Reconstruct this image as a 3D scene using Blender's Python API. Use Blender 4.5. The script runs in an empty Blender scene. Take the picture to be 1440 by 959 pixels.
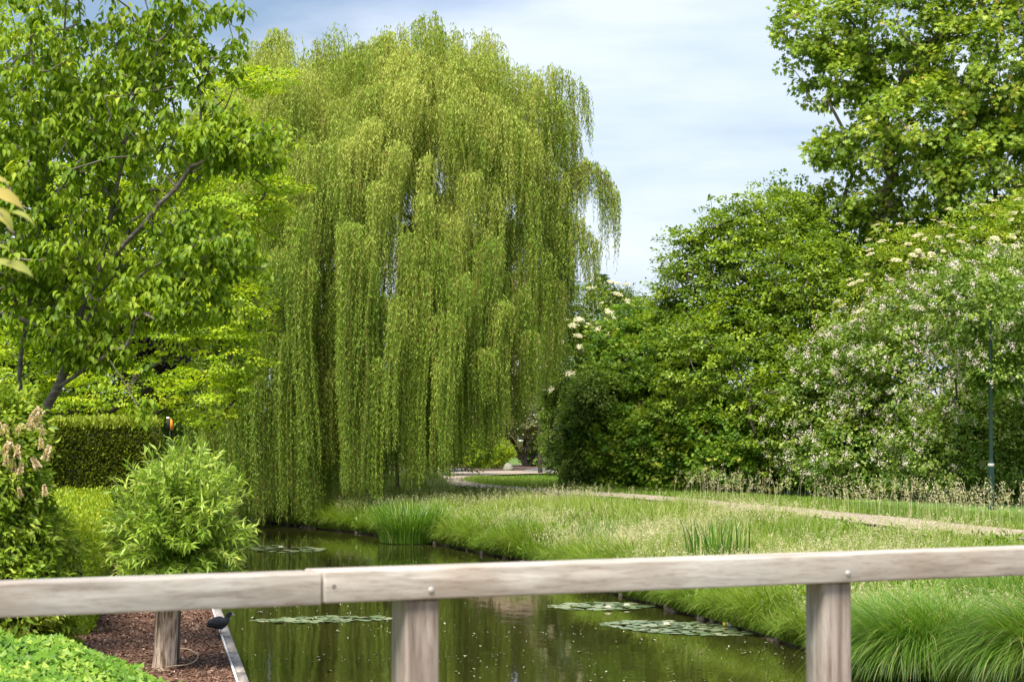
import bpy, math, random
import numpy as np
from mathutils import Vector, Matrix
R = math.radians
rng = np.random.default_rng(7)
random.seed(7)
sc = bpy.context.scene
COL = sc.collection

# ------------------------------------------------------------------ camera
W0, H0, F = 1440.0, 959.0, 3400.0
CAMZ = 3.5
PITCH = math.atan(95.5 / F)
cam_d = bpy.data.cameras.new('camera')
cam = bpy.data.objects.new('camera', cam_d); COL.objects.link(cam)
cam.location = (0, 0, CAMZ)
cam.rotation_euler = (math.pi / 2 + PITCH, 0, 0)
cam_d.sensor_width = 36; cam_d.lens = 36 * F / W0
cam_d.clip_start = 0.1; cam_d.clip_end = 3000
cam_d.dof.use_dof = True; cam_d.dof.focus_distance = 66; cam_d.dof.aperture_fstop = 11
sc.camera = cam

# ------------------------------------------------------------------ world and sun
SUN_EL, SUN_AZ = 60.0, 203.0        # azimuth clockwise from +Y
world = bpy.data.worlds.new('World'); sc.world = world; world.use_nodes = True
nt = world.node_tree; nt.nodes.clear()
wo = nt.nodes.new('ShaderNodeOutputWorld')
sky = nt.nodes.new('ShaderNodeTexSky'); sky.sky_type = 'NISHITA'; sky.sun_disc = False
sky.sun_elevation = R(SUN_EL); sky.sun_rotation = R(SUN_AZ); sky.air_density = 1.0; sky.dust_density = 1.2
bg = nt.nodes.new('ShaderNodeBackground'); bg.inputs[1].default_value = 0.10
nt.links.new(sky.outputs[0], bg.inputs[0])
tc = nt.nodes.new('ShaderNodeTexCoord')
def wmap(scale, loc=(0, 0, 0)):
    m = nt.nodes.new('ShaderNodeMapping'); m.inputs['Scale'].default_value = scale; m.inputs['Location'].default_value = loc
    nt.links.new(tc.outputs['Generated'], m.inputs[0]); return m
def wnoise(m, sc_, det, rough=.5):
    n = nt.nodes.new('ShaderNodeTexNoise'); n.inputs['Scale'].default_value = sc_; n.inputs['Detail'].default_value = det
    n.inputs['Roughness'].default_value = rough; nt.links.new(m.outputs[0], n.inputs['Vector']); return n
def wramp(src, stops):
    r = nt.nodes.new('ShaderNodeValToRGB'); nt.links.new(src, r.inputs[0])
    el = r.color_ramp.elements
    while len(el) < len(stops): el.new(.5)
    for e, (p, c) in zip(el, stops): e.position = p; e.color = (*c, 1)
    return r
n1 = wnoise(wmap((1.0, 1.0, 5.0), (3.1, 0, .4)), 4.5, 6, .55)
ccol = wramp(n1.outputs[0], [(.34, (.46, .57, .78)), (.5, (.66, .75, .93)), (.64, (.84, .89, 1.0))])
# a grey-blue cloud band higher up
sep = nt.nodes.new('ShaderNodeSeparateXYZ'); nt.links.new(tc.outputs['Generated'], sep.inputs[0])
n2 = wnoise(wmap((1, 1, 3.0), (.3, .2, 0)), 9, 5, .6)
ad = nt.nodes.new('ShaderNodeMath'); ad.operation = 'MULTIPLY_ADD'; ad.inputs[1].default_value = .05
nt.links.new(n2.outputs[0], ad.inputs[0]); nt.links.new(sep.outputs[2], ad.inputs[2])
mx = nt.nodes.new('ShaderNodeMath'); mx.operation = 'MULTIPLY_ADD'; mx.inputs[1].default_value = -.32
nt.links.new(sep.outputs[0], mx.inputs[0]); nt.links.new(ad.outputs[0], mx.inputs[2])
band = wramp(mx.outputs[0], [(.186, (0, 0, 0)), (.215, (1, 1, 1)), (.30, (1, 1, 1)), (.42, (.15, .15, .15))])
mixc = nt.nodes.new('ShaderNodeMix'); mixc.data_type = 'RGBA'
nt.links.new(band.outputs[0], mixc.inputs[0]); nt.links.new(ccol.outputs[0], mixc.inputs[6]); mixc.inputs[7].default_value = (.26, .37, .55, 1)
bgc = nt.nodes.new('ShaderNodeBackground'); nt.links.new(mixc.outputs[2], bgc.inputs[0]); bgc.inputs[1].default_value = 0.425
mixs = nt.nodes.new('ShaderNodeMixShader'); mixs.inputs[0].default_value = .85
nt.links.new(bg.outputs[0], mixs.inputs[1]); nt.links.new(bgc.outputs[0], mixs.inputs[2]); nt.links.new(mixs.outputs[0], wo.inputs[0])

sl = bpy.data.lights.new('sun', 'SUN'); sl.energy = 3.3; sl.angle = R(28); sl.color = (1, .96, .88)
sun = bpy.data.objects.new('sun', sl); COL.objects.link(sun)
sv = Vector((math.sin(R(SUN_AZ)) * math.cos(R(SUN_EL)), math.cos(R(SUN_AZ)) * math.cos(R(SUN_EL)), math.sin(R(SUN_EL))))
sun.rotation_euler = sv.to_track_quat('Z', 'Y').to_euler(); sun.location = sv * 60
vs = sc.view_settings
sc.display_settings.display_device = 'sRGB'
vs.view_transform = 'Standard'; vs.look = 'None'; vs.gamma = 1; vs.use_curve_mapping = False; vs.exposure = 1.4
cy = sc.cycles
cy.max_bounces = 8; cy.diffuse_bounces = 5; cy.glossy_bounces = 3; cy.transmission_bounces = 4; cy.transparent_max_bounces = 4
cy.caustics_reflective = False; cy.caustics_refractive = False

# ------------------------------------------------------------------ helpers
cp, sp_ = math.cos(PITCH), math.sin(PITCH)
def at(px, py, Y):
    """the world point seen at photo pixel (px,py) at distance Y"""
    a = (px - W0 / 2) / F; b = (H0 / 2 - py) / F
    d = np.array([a, cp - b * sp_, sp_ + b * cp])
    return np.array([0, 0, CAMZ]) + d * (Y / d[1])
def atz(px, py, z):
    a = (px - W0 / 2) / F; b = (H0 / 2 - py) / F
    d = np.array([a, cp - b * sp_, sp_ + b * cp])
    return np.array([0, 0, CAMZ]) + d * ((z - CAMZ) / d[2])

def ms(name): return name
def newmat(name):
    m = bpy.data.materials.new(name); m.use_nodes = True
    n = m.node_tree; n.nodes.clear(); return m, n
def N(n, t, **kw):
    x = n.nodes.new(t)
    for k, v in kw.items(): setattr(x, k, v)
    return x
def ramp(n, src, stops, interp='LINEAR'):
    r = N(n, 'ShaderNodeValToRGB'); n.links.new(src, r.inputs[0]); r.color_ramp.interpolation = interp
    el = r.color_ramp.elements
    while len(el) < len(stops): el.new(.5)
    for e, (p, c) in zip(el, stops): e.position = p; e.color = (*c, 1)
    return r
def noise(n, scale, detail=4, rough=.5, vec=None, vscale=None):
    x = N(n, 'ShaderNodeTexNoise'); x.inputs['Scale'].default_value = scale; x.inputs['Detail'].default_value = detail
    x.inputs['Roughness'].default_value = rough
    if vec is None:
        t = N(n, 'ShaderNodeTexCoord'); vec = t.outputs['Object']
    if vscale:
        m = N(n, 'ShaderNodeMapping'); m.inputs['Scale'].default_value = vscale; n.links.new(vec, m.inputs[0]); vec = m.outputs[0]
    n.links.new(vec, x.inputs['Vector']); return x

def leafmat(name, stops, trans=.4, rough=.5, spec=.35, tmul=(1.15, 1.1, .55), gain=(1.75, 1.50, 1.15)):
    """leaf blades: the colour of each leaf comes from its own tint value; light passes through"""
    m, n = newmat(name)
    if stops[1][1][1] > stops[1][1][0] * 1.08: stops = [(p_, tuple(c_ * g_ for c_, g_ in zip(c3, gain))) for p_, c3 in stops]
    a = N(n, 'ShaderNodeAttribute', attribute_name='tint')
    r = ramp(n, a.outputs['Fac'], stops)
    p = N(n, 'ShaderNodeBsdfPrincipled'); p.inputs['Roughness'].default_value = rough; p.inputs['Specular IOR Level'].default_value = spec
    n.links.new(r.outputs[0], p.inputs['Base Color'])
    o = N(n, 'ShaderNodeOutputMaterial')
    if trans > 0:
        t = N(n, 'ShaderNodeBsdfTranslucent')
        mm = N(n, 'ShaderNodeMix', data_type='RGBA', blend_type='MULTIPLY'); mm.inputs[0].default_value = 1
        n.links.new(r.outputs[0], mm.inputs[6]); mm.inputs[7].default_value = (*[c * 1.25 for c in tmul], 1)
        n.links.new(mm.outputs[2], t.inputs[0])
        ms_ = N(n, 'ShaderNodeMixShader'); ms_.inputs[0].default_value = trans
        n.links.new(p.outputs[0], ms_.inputs[1]); n.links.new(t.outputs[0], ms_.inputs[2]); n.links.new(ms_.outputs[0], o.inputs[0])
    else: n.links.new(p.outputs[0], o.inputs[0])
    return m
def basicmat(name, stops, scale=5, detail=5, rough=.8, vscale=None, bump=.0, bscale=None, spec=.3):
    m, n = newmat(name)
    x = noise(n, scale, detail, .6, vscale=vscale)
    r = ramp(n, x.outputs[0], stops)
    p = N(n, 'ShaderNodeBsdfPrincipled'); p.inputs['Roughness'].default_value = rough; p.inputs['Specular IOR Level'].default_value = spec
    n.links.new(r.outputs[0], p.inputs['Base Color'])
    if bump:
        y = noise(n, bscale or scale * 3, 5, .6, vscale=vscale)
        b = N(n, 'ShaderNodeBump'); b.inputs['Strength'].default_value = bump; b.inputs['Distance'].default_value = .02
        n.links.new(y.outputs[0], b.inputs['Height']); n.links.new(b.outputs[0], p.inputs['Normal'])
    o = N(n, 'ShaderNodeOutputMaterial'); n.links.new(p.outputs[0], o.inputs[0]); return m

def build(name, V, faces, mat, tint=None, parent=None, smooth=False):
    """V (n,3); faces = list of (m,k) index arrays; ONE mesh object"""
    me = bpy.data.meshes.new(name)
    V = np.asarray(V, np.float32)
    me.vertices.add(len(V)); me.vertices.foreach_set('co', V.ravel())
    faces = [np.asarray(f, np.int32) for f in faces if len(f)]
    tot = np.concatenate([np.full(len(f), f.shape[1], np.int32) for f in faces])
    idx = np.concatenate([f.ravel() for f in faces])
    me.loops.add(len(idx)); me.loops.foreach_set('vertex_index', idx)
    me.polygons.add(len(tot))
    st = np.zeros(len(tot), np.int32); st[1:] = np.cumsum(tot)[:-1]
    me.polygons.foreach_set('loop_start', st)
    try: me.polygons.foreach_set('loop_total', tot)
    except Exception: pass
    if tint is not None:
        a = me.attributes.new('tint', 'FLOAT', 'POINT'); a.data.foreach_set('value', np.asarray(tint, np.float32))
    me.update(calc_edges=True)
    if smooth: me.polygons.foreach_set('use_smooth', np.ones(len(tot), bool))
    me.materials.append(mat)
    o = bpy.data.objects.new(name, me); COL.objects.link(o)
    if parent is not None: o.parent = parent
    return o
def local(o, org):
    """move the mesh's origin to org"""
    return o
def empty(name, loc=(0, 0, 0)):
    o = bpy.data.objects.new(name, None); COL.objects.link(o); o.empty_display_size = .2; return o
def tag(o, label=None, cat=None, group=None, kind=None):
    if label: o['label'] = label
    if cat: o['category'] = cat
    if group: o['group'] = group
    if kind: o['kind'] = kind
    return o
def unit(v): return v / np.maximum(np.linalg.norm(v, axis=-1, keepdims=True), 1e-9)
def rdir(n): return unit(rng.normal(size=(n, 3)))

# leaf templates: (side, along, normal)
T_BLADE = (np.array([[0, 0, 0], [.5, .45, .12], [0, 1, -.05], [-.5, .45, .12]]), np.array([[0, 1, 2, 3]]))
T_BROAD = (np.array([[0, 0, 0], [.42, .3, .12], [.36, .68, .08], [0, 1, -.12], [-.36, .68, .08], [-.42, .3, .12], [0, .5, 0]]),
           np.array([[0, 1, 2, 6], [6, 2, 3, 4], [0, 6, 4, 5]]))
T_CHERRY = (np.array([[0, 0, 0], [.27, .2, .09], [.36, .48, .10], [.22, .78, .0], [0, 1.05, -.22], [-.22, .78, .0], [-.36, .48, .10], [-.27, .2, .09],
                      [0, .25, .0], [0, .52, .0], [0, .8, -.07]]),
            np.array([[0, 1, 8, 8], [1, 2, 9, 8], [2, 3, 10, 9], [3, 4, 10, 10], [4, 5, 10, 10], [5, 6, 9, 10], [6, 7, 8, 9], [7, 0, 8, 8]]))
_a = []
for k, (ang, r) in enumerate([(-90, .12), (-45, .5), (-28, .32), (-5, .62), (22, .36), (48, .74), (68, .42), (90, .95), (112, .42), (132, .74), (158, .36), (185, .62), (208, .32), (225, .5)]):
    _a.append([r * math.cos(R(ang)), .3 + r * math.sin(R(ang)), .05 * (r - .4)])
T_MAPLE = (np.array(_a + [[0, .32, -.04]]), np.array([[i, (i + 1) % 14, 14] for i in range(14)]))
T_IVY = (np.array([[0, 0, 0], [.5, -.05, .06], [.34, .38, 0], [0, 1, -.1], [-.34, .38, 0], [-.5, -.05, .06]]), np.array([[0, 1, 2, 3], [0, 3, 4, 5]]))
def clean(T):
    V, Fq = T
    tri = [f[:3] for f in Fq if f.shape[0] == 3 or f[2] == f[3]]; quad = [f for f in Fq if f.shape[0] == 4 and f[2] != f[3]]
    return V, np.array(tri, int).reshape(-1, 3), np.array(quad, int).reshape(-1, 4)
def leafverts(P, D, Nn, L, Wd, T, tint):
    """many leaves -> V, [tri, quad], tint"""
    V0, tr, qu = clean(T); n = len(P); k = len(V0)
    D = unit(D); S = unit(np.cross(D, Nn)); Nn = np.cross(S, D)
    L = np.broadcast_to(L, (n,)); Wd = np.broadcast_to(Wd, (n,))
    V = (P[:, None, :] + V0[None, :, 0, None] * (S * Wd[:, None])[:, None, :] + V0[None, :, 1, None] * (D * L[:, None])[:, None, :]
         + V0[None, :, 2, None] * (Nn * L[:, None])[:, None, :]).reshape(-1, 3)
    off = (np.arange(n) * k)[:, None, None]
    fs = []
    if len(tr): fs.append((tr[None] + off).reshape(-1, 3))
    if len(qu): fs.append((qu[None] + off).reshape(-1, 4))
    return V, fs, np.repeat(tint, k)
def merge(parts):
    Vs, Ts, fd, o = [], [], {}, 0
    for V, fs, t in parts:
        Vs.append(V); Ts.append(t if t is not None else np.zeros(len(V)))
        for f in fs: fd.setdefault(f.shape[1], []).append(f + o)
        o += len(V)
    return np.concatenate(Vs), [np.concatenate(x) for x in fd.values()], np.concatenate(Ts)

def tubes(A, B, ra, rb, k=6):
    """frusta from A to B"""
    A = np.asarray(A); B = np.asarray(B); n = len(A)
    d = unit(B - A); h = np.where(np.abs(d[:, 2:3]) < .9, np.array([[0, 0, 1.]]), np.array([[1., 0, 0]]))
    u = unit(np.cross(d, h)); v = np.cross(d, u)
    th = np.arange(k) / k * 2 * np.pi
    c = np.cos(th)[None, :, None] * u[:, None] + np.sin(th)[None, :, None] * v[:, None]
    V = np.concatenate([A[:, None] + c * np.asarray(ra)[:, None, None], (B + d * .1 * np.asarray(rb)[:, None])[:, None] + c * np.asarray(rb)[:, None, None]], 1).reshape(-1, 3)
    i = np.arange(k); j = (i + 1) % k
    q = np.stack([i, j, j + k, i + k], 1)
    return V, [(q[None] + (np.arange(n) * 2 * k)[:, None, None]).reshape(-1, 4)], None
def grow(roots, targets, rtip=.006, p=.5, step=.45, sag=.12, jit=.06, rmax=None):
    """limbs from given trunk polylines out to every target point. roots = list of polylines"""
    pos, par = [], []
    for pl in roots:
        pl = [np.array(q, float) for q in pl]
        for i, q in enumerate(pl):
            if i == 0: pos.append(q); par.append(-1 if not par else -1); continue
            a = pl[i - 1]; m = max(1, int(np.linalg.norm(q - a) / step))
            for s in range(1, m + 1):
                pos.append(a + (q - a) * s / m + rng.normal(size=3) * .015 * np.array([1, 1, .3])); par.append(len(pos) - 2)
    root0 = pos[0]
    tg = sorted(targets, key=lambda t: np.linalg.norm(t - root0))
    P = np.array(pos)
    ends = []
    for t in tg:
        d = np.linalg.norm(P - t, axis=1) + .6 * np.maximum(P[:, 2] - t[2], 0)
        b = int(np.argmin(d)); a = P[b]; dist = np.linalg.norm(t - a)
        m = max(1, int(dist / step)); prev = b; new = []
        for s in range(1, m + 1):
            f = s / m
            q = a + (t - a) * f + np.array([0, 0, 1]) * sag * dist * 4 * f * (1 - f) * .5
            if s < m: q = q + rng.normal(size=3) * jit
            new.append(q); par.append(prev); prev = len(P) + len(new) - 1
        P = np.concatenate([P, np.array(new)]); ends.append(prev)
    cnt = np.zeros(len(P))
    for e in ends: cnt[e] += 1
    for i in range(len(P) - 1, -1, -1):
        if par[i] >= 0 and par[i] < i: cnt[par[i]] += cnt[i]
    rad = rtip * np.maximum(cnt, 1) ** p
    if rmax: rad = np.minimum(rad, rmax)
    ch = [i for i in range(len(P)) if par[i] >= 0]
    pa = [par[i] for i in ch]
    return P[pa], P[ch], np.minimum(rad[pa], rad[ch] * 1.5), rad[ch]

def lobe_clumps(lobes, n, lo=.72, hi=1.03, front=True):
    """clump centres near the surface of a union of ellipsoids"""
    C = np.array([l[0] for l in lobes]); Rr = np.array([l[1] for l in lobes])
    w = (Rr[:, 0] * Rr[:, 2] + Rr[:, 1] * Rr[:, 2]); w = w / w.sum()
    out, nor = [], []
    got = 0
    while got < n:
        k = rng.choice(len(lobes), n, p=w); u = rdir(n)
        s = (rng.uniform(lo, hi, n) + (rng.random(n) < .10) * rng.uniform(0, .45, n) / np.maximum(Rr[k].mean(1), 1.2))[:, None]
        Pp = C[k] + u * Rr[k] * s
        inside = np.zeros(n, bool)
        for j in range(len(lobes)):
            q = np.linalg.norm((Pp - C[j]) / Rr[j], axis=1); inside |= (q < .62) & (j != k)
        nn = unit(u / Rr[k])
        keep = ~inside
        if front: keep &= (nn[:, 1] < .45) | (rng.random(n) < .25)
        out.append(Pp[keep]); nor.append(nn[keep]); got += keep.sum()
    return np.concatenate(out)[:n], np.concatenate(nor)[:n]
def clump_leaves(C, Nn, r, per, size, T, wr=.6, flat=.6, droop=.3, up=.6, tvar=.25, rvar=.5, zmin=None, svar=.3, toff=None):
    n = len(C); k = np.repeat(np.arange(n), per); m = len(k)
    rr = (r * (1 + rvar * (rng.random(n) - .5) * 2))[k][:, None]
    u = rdir(m) * np.array([1, 1, flat]) * rng.uniform(.25, 1, m)[:, None] ** .6
    P = C[k] + u * rr
    out = unit(u + Nn[k] * .8)
    D = unit(out + rdir(m) * .7 + np.array([0, 0, -droop]))
    nn = unit(Nn[k] * .5 + np.array([0, 0, up]) + rdir(m) * .55)
    ti = np.clip(.5 + (rng.random(n) - .5)[k] * tvar * 2 + rng.normal(size=m) * .14, 0, 1)
    if toff is not None: ti = np.clip(ti + toff[k], 0, 1)
    L = size * (1 + svar * (rng.random(m) - .5) * 2)
    if zmin is not None:
        kp = P[:, 2] > zmin; P, D, nn, ti, L = P[kp], D[kp], nn[kp], ti[kp], L[kp]
    return leafverts(P, D, nn, L, L * wr, T, ti)

# ------------------------------------------------------------------ materials
M = {}
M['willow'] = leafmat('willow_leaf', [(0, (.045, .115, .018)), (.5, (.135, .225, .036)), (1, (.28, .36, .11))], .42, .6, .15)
M['willow_twig'] = basicmat('willow_twig', [(.3, (.20, .16, .035)), (.7, (.32, .24, .07))], 3)
M['bark'] = basicmat('bark', [(.3, (.07, .055, .04)), (.7, (.20, .165, .12))], 6, rough=.9, vscale=(3, 3, .6), bump=.6)
M['bark_cherry'] = basicmat('cherry_bark', [(.3, (.085, .065, .055)), (.55, (.16, .13, .115)), (.72, (.34, .30, .27))], 5, rough=.7, vscale=(1, 1, 4), bump=.4)
M['bark_dark'] = basicmat('dark_bark', [(.3, (.03, .024, .02)), (.7, (.09, .07, .055))], 6, rough=.9)
M['cherry'] = leafmat('cherry_leaf', [(0, (.052, .118, .008)), (.5, (.13, .225, .014)), (.9, (.26, .355, .05)), (1, (.36, .40, .07))], .45, .5, .25)
M['lime'] = leafmat('lime_leaf', [(0, (.10, .19, .01)), (.5, (.19, .31, .012)), (1, (.33, .42, .03))], .45, .5)
M['deep'] = leafmat('deep_leaf', [(0, (.025, .06, .008)), (.5, (.065, .125, .012)), (1, (.14, .22, .025))], .35, .5)
M['hazel'] = leafmat('hazel_leaf', [(0, (.035, .085, .006)), (.5, (.095, .175, .011)), (1, (.21, .31, .03))], .38, .45)
M['maple'] = leafmat('field_maple_leaf', [(0, (.045, .11, .01)), (.5, (.10, .20, .016)), (.85, (.20, .30, .03)), (1, (.27, .29, .06))], .38, .5, gain=(1.4, 1.3, 1))
M['plane'] = leafmat('plane_leaf', [(0, (.055, .12, .012)), (.5, (.13, .225, .025)), (.95, (.26, .345, .06)), (1, (.33, .27, .08))], .4, .45)
M['bramble'] = leafmat('bramble_leaf', [(0, (.05, .11, .012)), (.5, (.13, .215, .025)), (.85, (.23, .32, .06)), (1, (.28, .34, .12))], .33, .5, gain=(1.25, 1.2, 1))
M['elder'] = leafmat('elder_leaf', [(0, (.06, .13, .01)), (.5, (.14, .24, .02)), (1, (.27, .33, .05))], .38, .5)
M['viburnum'] = leafmat('grey_green_leaf', [(0, (.05, .10, .02)), (.5, (.10, .18, .045)), (1, (.27, .33, .15))], .3, .5)
M['pollard'] = leafmat('osier_leaf', [(0, (.06, .15, .014)), (.5, (.15, .27, .035)), (1, (.29, .385, .11))], .35, .45)
M['ivy'] = leafmat('ivy_leaf', [(0, (.03, .095, .008)), (.5, (.085, .19, .015)), (1, (.24, .34, .08))], .3, .5, .3)
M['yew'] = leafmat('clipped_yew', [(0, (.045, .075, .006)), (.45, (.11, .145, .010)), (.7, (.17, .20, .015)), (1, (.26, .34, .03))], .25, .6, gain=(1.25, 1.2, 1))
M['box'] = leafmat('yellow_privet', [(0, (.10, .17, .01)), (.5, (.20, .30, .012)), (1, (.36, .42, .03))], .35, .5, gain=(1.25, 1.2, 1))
M['laurel'] = leafmat('laurel_leaf', [(0, (.08, .16, .012)), (.5, (.20, .31, .025)), (1, (.38, .45, .09))], .35, .5, .3, gain=(1.2, 1.15, 1))
M['plum'] = leafmat('purple_leaf', [(0, (.02, .014, .022)), (.5, (.045, .032, .045)), (1, (.09, .075, .10))], .2, .5)
M['conifer'] = leafmat('blue_conifer', [(0, (.03, .06, .045)), (.5, (.06, .10, .075)), (1, (.12, .17, .13))], .1, .6)
M['greytree'] = leafmat('grey_leaf', [(0, (.07, .09, .05)), (.5, (.14, .17, .10)), (1, (.26, .29, .19))], .3, .6)
M['grass'] = leafmat('grass_blade', [(0, (.075, .145, .012)), (.45, (.165, .255, .025)), (.72, (.28, .345, .06)), (.86, (.44, .43, .24)), (1, (.62, .55, .40))], .35, .5, gain=(1.12, 1.12, 1))
M['sedge'] = leafmat('sedge_blade', [(0, (.045, .125, .008)), (.5, (.10, .215, .015)), (.9, (.22, .34, .05)), (1, (.46, .44, .22))], .35, .4, .5, gain=(1.1, 1.1, 1))
M['cream'] = leafmat('cream_blossom', [(0, (.38, .35, .18)), (.5, (.62, .58, .38)), (1, (.80, .77, .62))], .2, .7)
M['pinkwhite'] = leafmat('bramble_blossom', [(0, (.42, .34, .24)), (.5, (.68, .58, .50)), (1, (.82, .77, .70))], .2, .7, tmul=(1, .9, .9))
M['fawn'] = leafmat('fawn_blossom', [(0, (.32, .30, .15)), (.5, (.48, .44, .25)), (1, (.64, .60, .40))], .2, .7)
M['panicle'] = leafmat('faded_panicle', [(0, (.55, .40, .24)), (.5, (.72, .56, .38)), (1, (.84, .72, .55))], .2, .7)
M['mulch'] = leafmat('wood_chip', [(0, (.05, .024, .014)), (.5, (.17, .085, .05)), (.85, (.32, .19, .13)), (1, (.52, .38, .30))], 0, .85)

# ------------------------------------------------------------------ the lie of the land
right_px = [(1255, 953), (1130, 914), (1064, 893), (990, 872), (914, 850), (860, 834), (795, 805), (733, 789), (683, 780), (633, 769), (560, 757), (479, 747), (425, 741)]
RB = [atz(x, y, 0)[:2] for x, y in right_px]
RB = [np.array([9.5, -25.]), np.array([9.0, 20.]), np.array([7.0, 28.2])] + RB + [np.array([-9.5, 79.]), np.array([-16, 84.]), np.array([-40, 88.])]
LB = [np.array([-3.02 - .152 * (d - 27.4), d]) for d in (-25, 27.4, 37.6, 50, 62, 74)] + [np.array([-16, 78.5]), np.array([-40, 81.])]
RB[3] = RB[3] + np.array([.1, 0])
POLY = np.array(RB + LB[::-1])
def seg_dist(Q, line):
    best = np.full(len(Q), 1e9)
    for a, b in zip(line[:-1], line[1:]):
        ab = b - a; t = np.clip(((Q - a) @ ab) / (ab @ ab), 0, 1)
        best = np.minimum(best, np.linalg.norm(Q - (a + t[:, None] * ab), axis=1))
    return best
def in_poly(Q, poly):
    c = np.zeros(len(Q), bool); n = len(poly); j = n - 1
    for i in range(n):
        a, b = poly[i], poly[j]
        cond = ((a[1] > Q[:, 1]) != (b[1] > Q[:, 1])) & (Q[:, 0] < (b[0] - a[0]) * (Q[:, 1] - a[1]) / (b[1] - a[1] + 1e-12) + a[0])
        c ^= cond; j = i
    return c
def ground_z(Q):
    Q = np.asarray(Q, float).reshape(-1, 2)
    ins = in_poly(Q, POLY); dr = seg_dist(Q, RB); dl = seg_dist(Q, LB)
    t = np.clip(dr / 1.0, 0, 1); zr = .07 + .24 * t * t * (3 - 2 * t) + .5 * np.clip((dr - .4) / (8.0 + 5.5 * np.clip((62 - Q[:, 1]) / 16, 0, 1)), 0, 1)
    bumps = .05 * np.sin(Q[:, 0] * 1.3 + Q[:, 1] * .4) * np.sin(Q[:, 1] * .7 + 1)
    zr = zr + bumps * t * np.clip((7 - dr) / 3, 0, 1)
    zl = np.where(dl > .05, .40, .36) + .12 * np.clip((dl - 3.2) / 3, 0, 1)
    z = np.where(dl < dr, zl, zr)
    return np.where(ins, -.7 * np.clip(np.minimum(dl, dr) / .3, 0.15, 1), z)
def gz(x, y): return float(ground_z([[x, y]])[0])

xs = np.concatenate([np.linspace(-900, -60, 12), np.linspace(-50, -22, 15), np.arange(-20, 22, .3), np.linspace(24, 60, 14), np.linspace(80, 900, 12)])
ys = np.concatenate([np.linspace(-400, -30, 10), np.linspace(-20, 20, 21), np.arange(22, 92, .35), np.arange(93, 130, 1.0), np.linspace(140, 1500, 18)])
gx, gy = np.meshgrid(xs, ys); Q = np.stack([gx.ravel(), gy.ravel()], 1)
GV = np.column_stack([Q, ground_z(Q)])
nx, ny = len(xs), len(ys)
ii = (np.arange(ny - 1)[:, None] * nx + np.arange(nx - 1)[None]).ravel()
m, n = newmat('turf')
a1 = noise(n, .35, 5); a2 = noise(n, 14, 5, .7)
r1 = ramp(n, a1.outputs[0], [(.35, (.06, .12, .012)), (.65, (.12, .21, .022))])
r2 = ramp(n, a2.outputs[0], [(.3, (.45, .5, .4)), (.7, (1.25, 1.2, 1.1))])
mm = N(n, 'ShaderNodeMix', data_type='RGBA', blend_type='MULTIPLY'); mm.inputs[0].default_value = 1
n.links.new(r1.outputs[0], mm.inputs[6]); n.links.new(r2.outputs[0], mm.inputs[7])
# bare dark soil where the bank drops to the water
g = N(n, 'ShaderNodeTexCoord'); s3 = N(n, 'ShaderNodeSeparateXYZ'); n.links.new(g.outputs['Object'], s3.inputs[0])
r3 = ramp(n, s3.outputs[2], [(.10, (1, 1, 1)), (.30, (0, 0, 0))])
m2 = N(n, 'ShaderNodeMix', data_type='RGBA'); n.links.new(r3.outputs[0], m2.inputs[0]); n.links.new(mm.outputs[2], m2.inputs[6]); m2.inputs[7].default_value = (.035, .027, .016, 1)
p = N(n, 'ShaderNodeBsdfPrincipled'); p.inputs['Roughness'].default_value = .95; n.links.new(m2.outputs[2], p.inputs['Base Color'])
o_ = N(n, 'ShaderNodeOutputMaterial'); n.links.new(p.outputs[0], o_.inputs[0])
tag(build('ground', GV, [np.stack([ii, ii + 1, ii + nx + 1, ii + nx], 1)], m, smooth=True), kind='structure')

# water
m, n = newmat('pond_water')
p = N(n, 'ShaderNodeBsdfPrincipled'); p.inputs['Base Color'].default_value = (.024, .022, .006, 1); p.inputs['Roughness'].default_value = .03
p.inputs['IOR'].default_value = 1.33; p.inputs['Specular IOR Level'].default_value = .5
wn = noise(n, 1.6, 3, .5, vscale=(1, .55, 1)); wn2 = noise(n, 9, 2, .5, vscale=(1, .6, 1))
ma = N(n, 'ShaderNodeMath', operation='MULTIPLY_ADD'); ma.inputs[1].default_value = .18; n.links.new(wn2.outputs[0], ma.inputs[0]); n.links.new(wn.outputs[0], ma.inputs[2])
b = N(n, 'ShaderNodeBump'); b.inputs['Strength'].default_value = .15; b.inputs['Distance'].default_value = .02
n.links.new(ma.outputs[0], b.inputs['Height']); n.links.new(b.outputs[0], p.inputs['Normal'])
o_ = N(n, 'ShaderNodeOutputMaterial'); n.links.new(p.outputs[0], o_.inputs[0])
tag(build('water', [[-60, -30, 0], [16, -30, 0], [16, 92, 0], [-60, 92, 0]], [np.array([[0, 1, 2, 3]])], m), kind='structure')

# path round the lawn
outer = [(1600, 769), (1440, 755), (1312, 744), (1185, 732), (1069, 721), (900, 705), (783, 697), (707, 691), (661, 688), (634, 684), (621, 675), (630, 667.5), (680, 664.8), (777, 664), (950, 663.5)]
inner = [(1600, 761), (1440, 747), (1312, 736), (1185, 724), (1069, 713.5), (900, 698.5), (783, 691.5), (707, 686), (680, 683), (669, 680.5), (669, 677), (682, 672), (715, 669.5), (777, 668), (950, 667)]
def spl(pts, k=8):
    pts = np.array(pts, float); out = []
    for i in range(len(pts) - 1):
        p0, p1, p2, p3 = pts[max(i - 1, 0)], pts[i], pts[i + 1], pts[min(i + 2, len(pts) - 1)]
        for t in np.arange(k) / k:
            out.append(.5 * ((2 * p1) + (-p0 + p2) * t + (2 * p0 - 5 * p1 + 4 * p2 - p3) * t * t + (-p0 + 3 * p1 - 3 * p2 + p3) * t ** 3))
    out.append(pts[-1]); return np.array(out)
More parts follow.
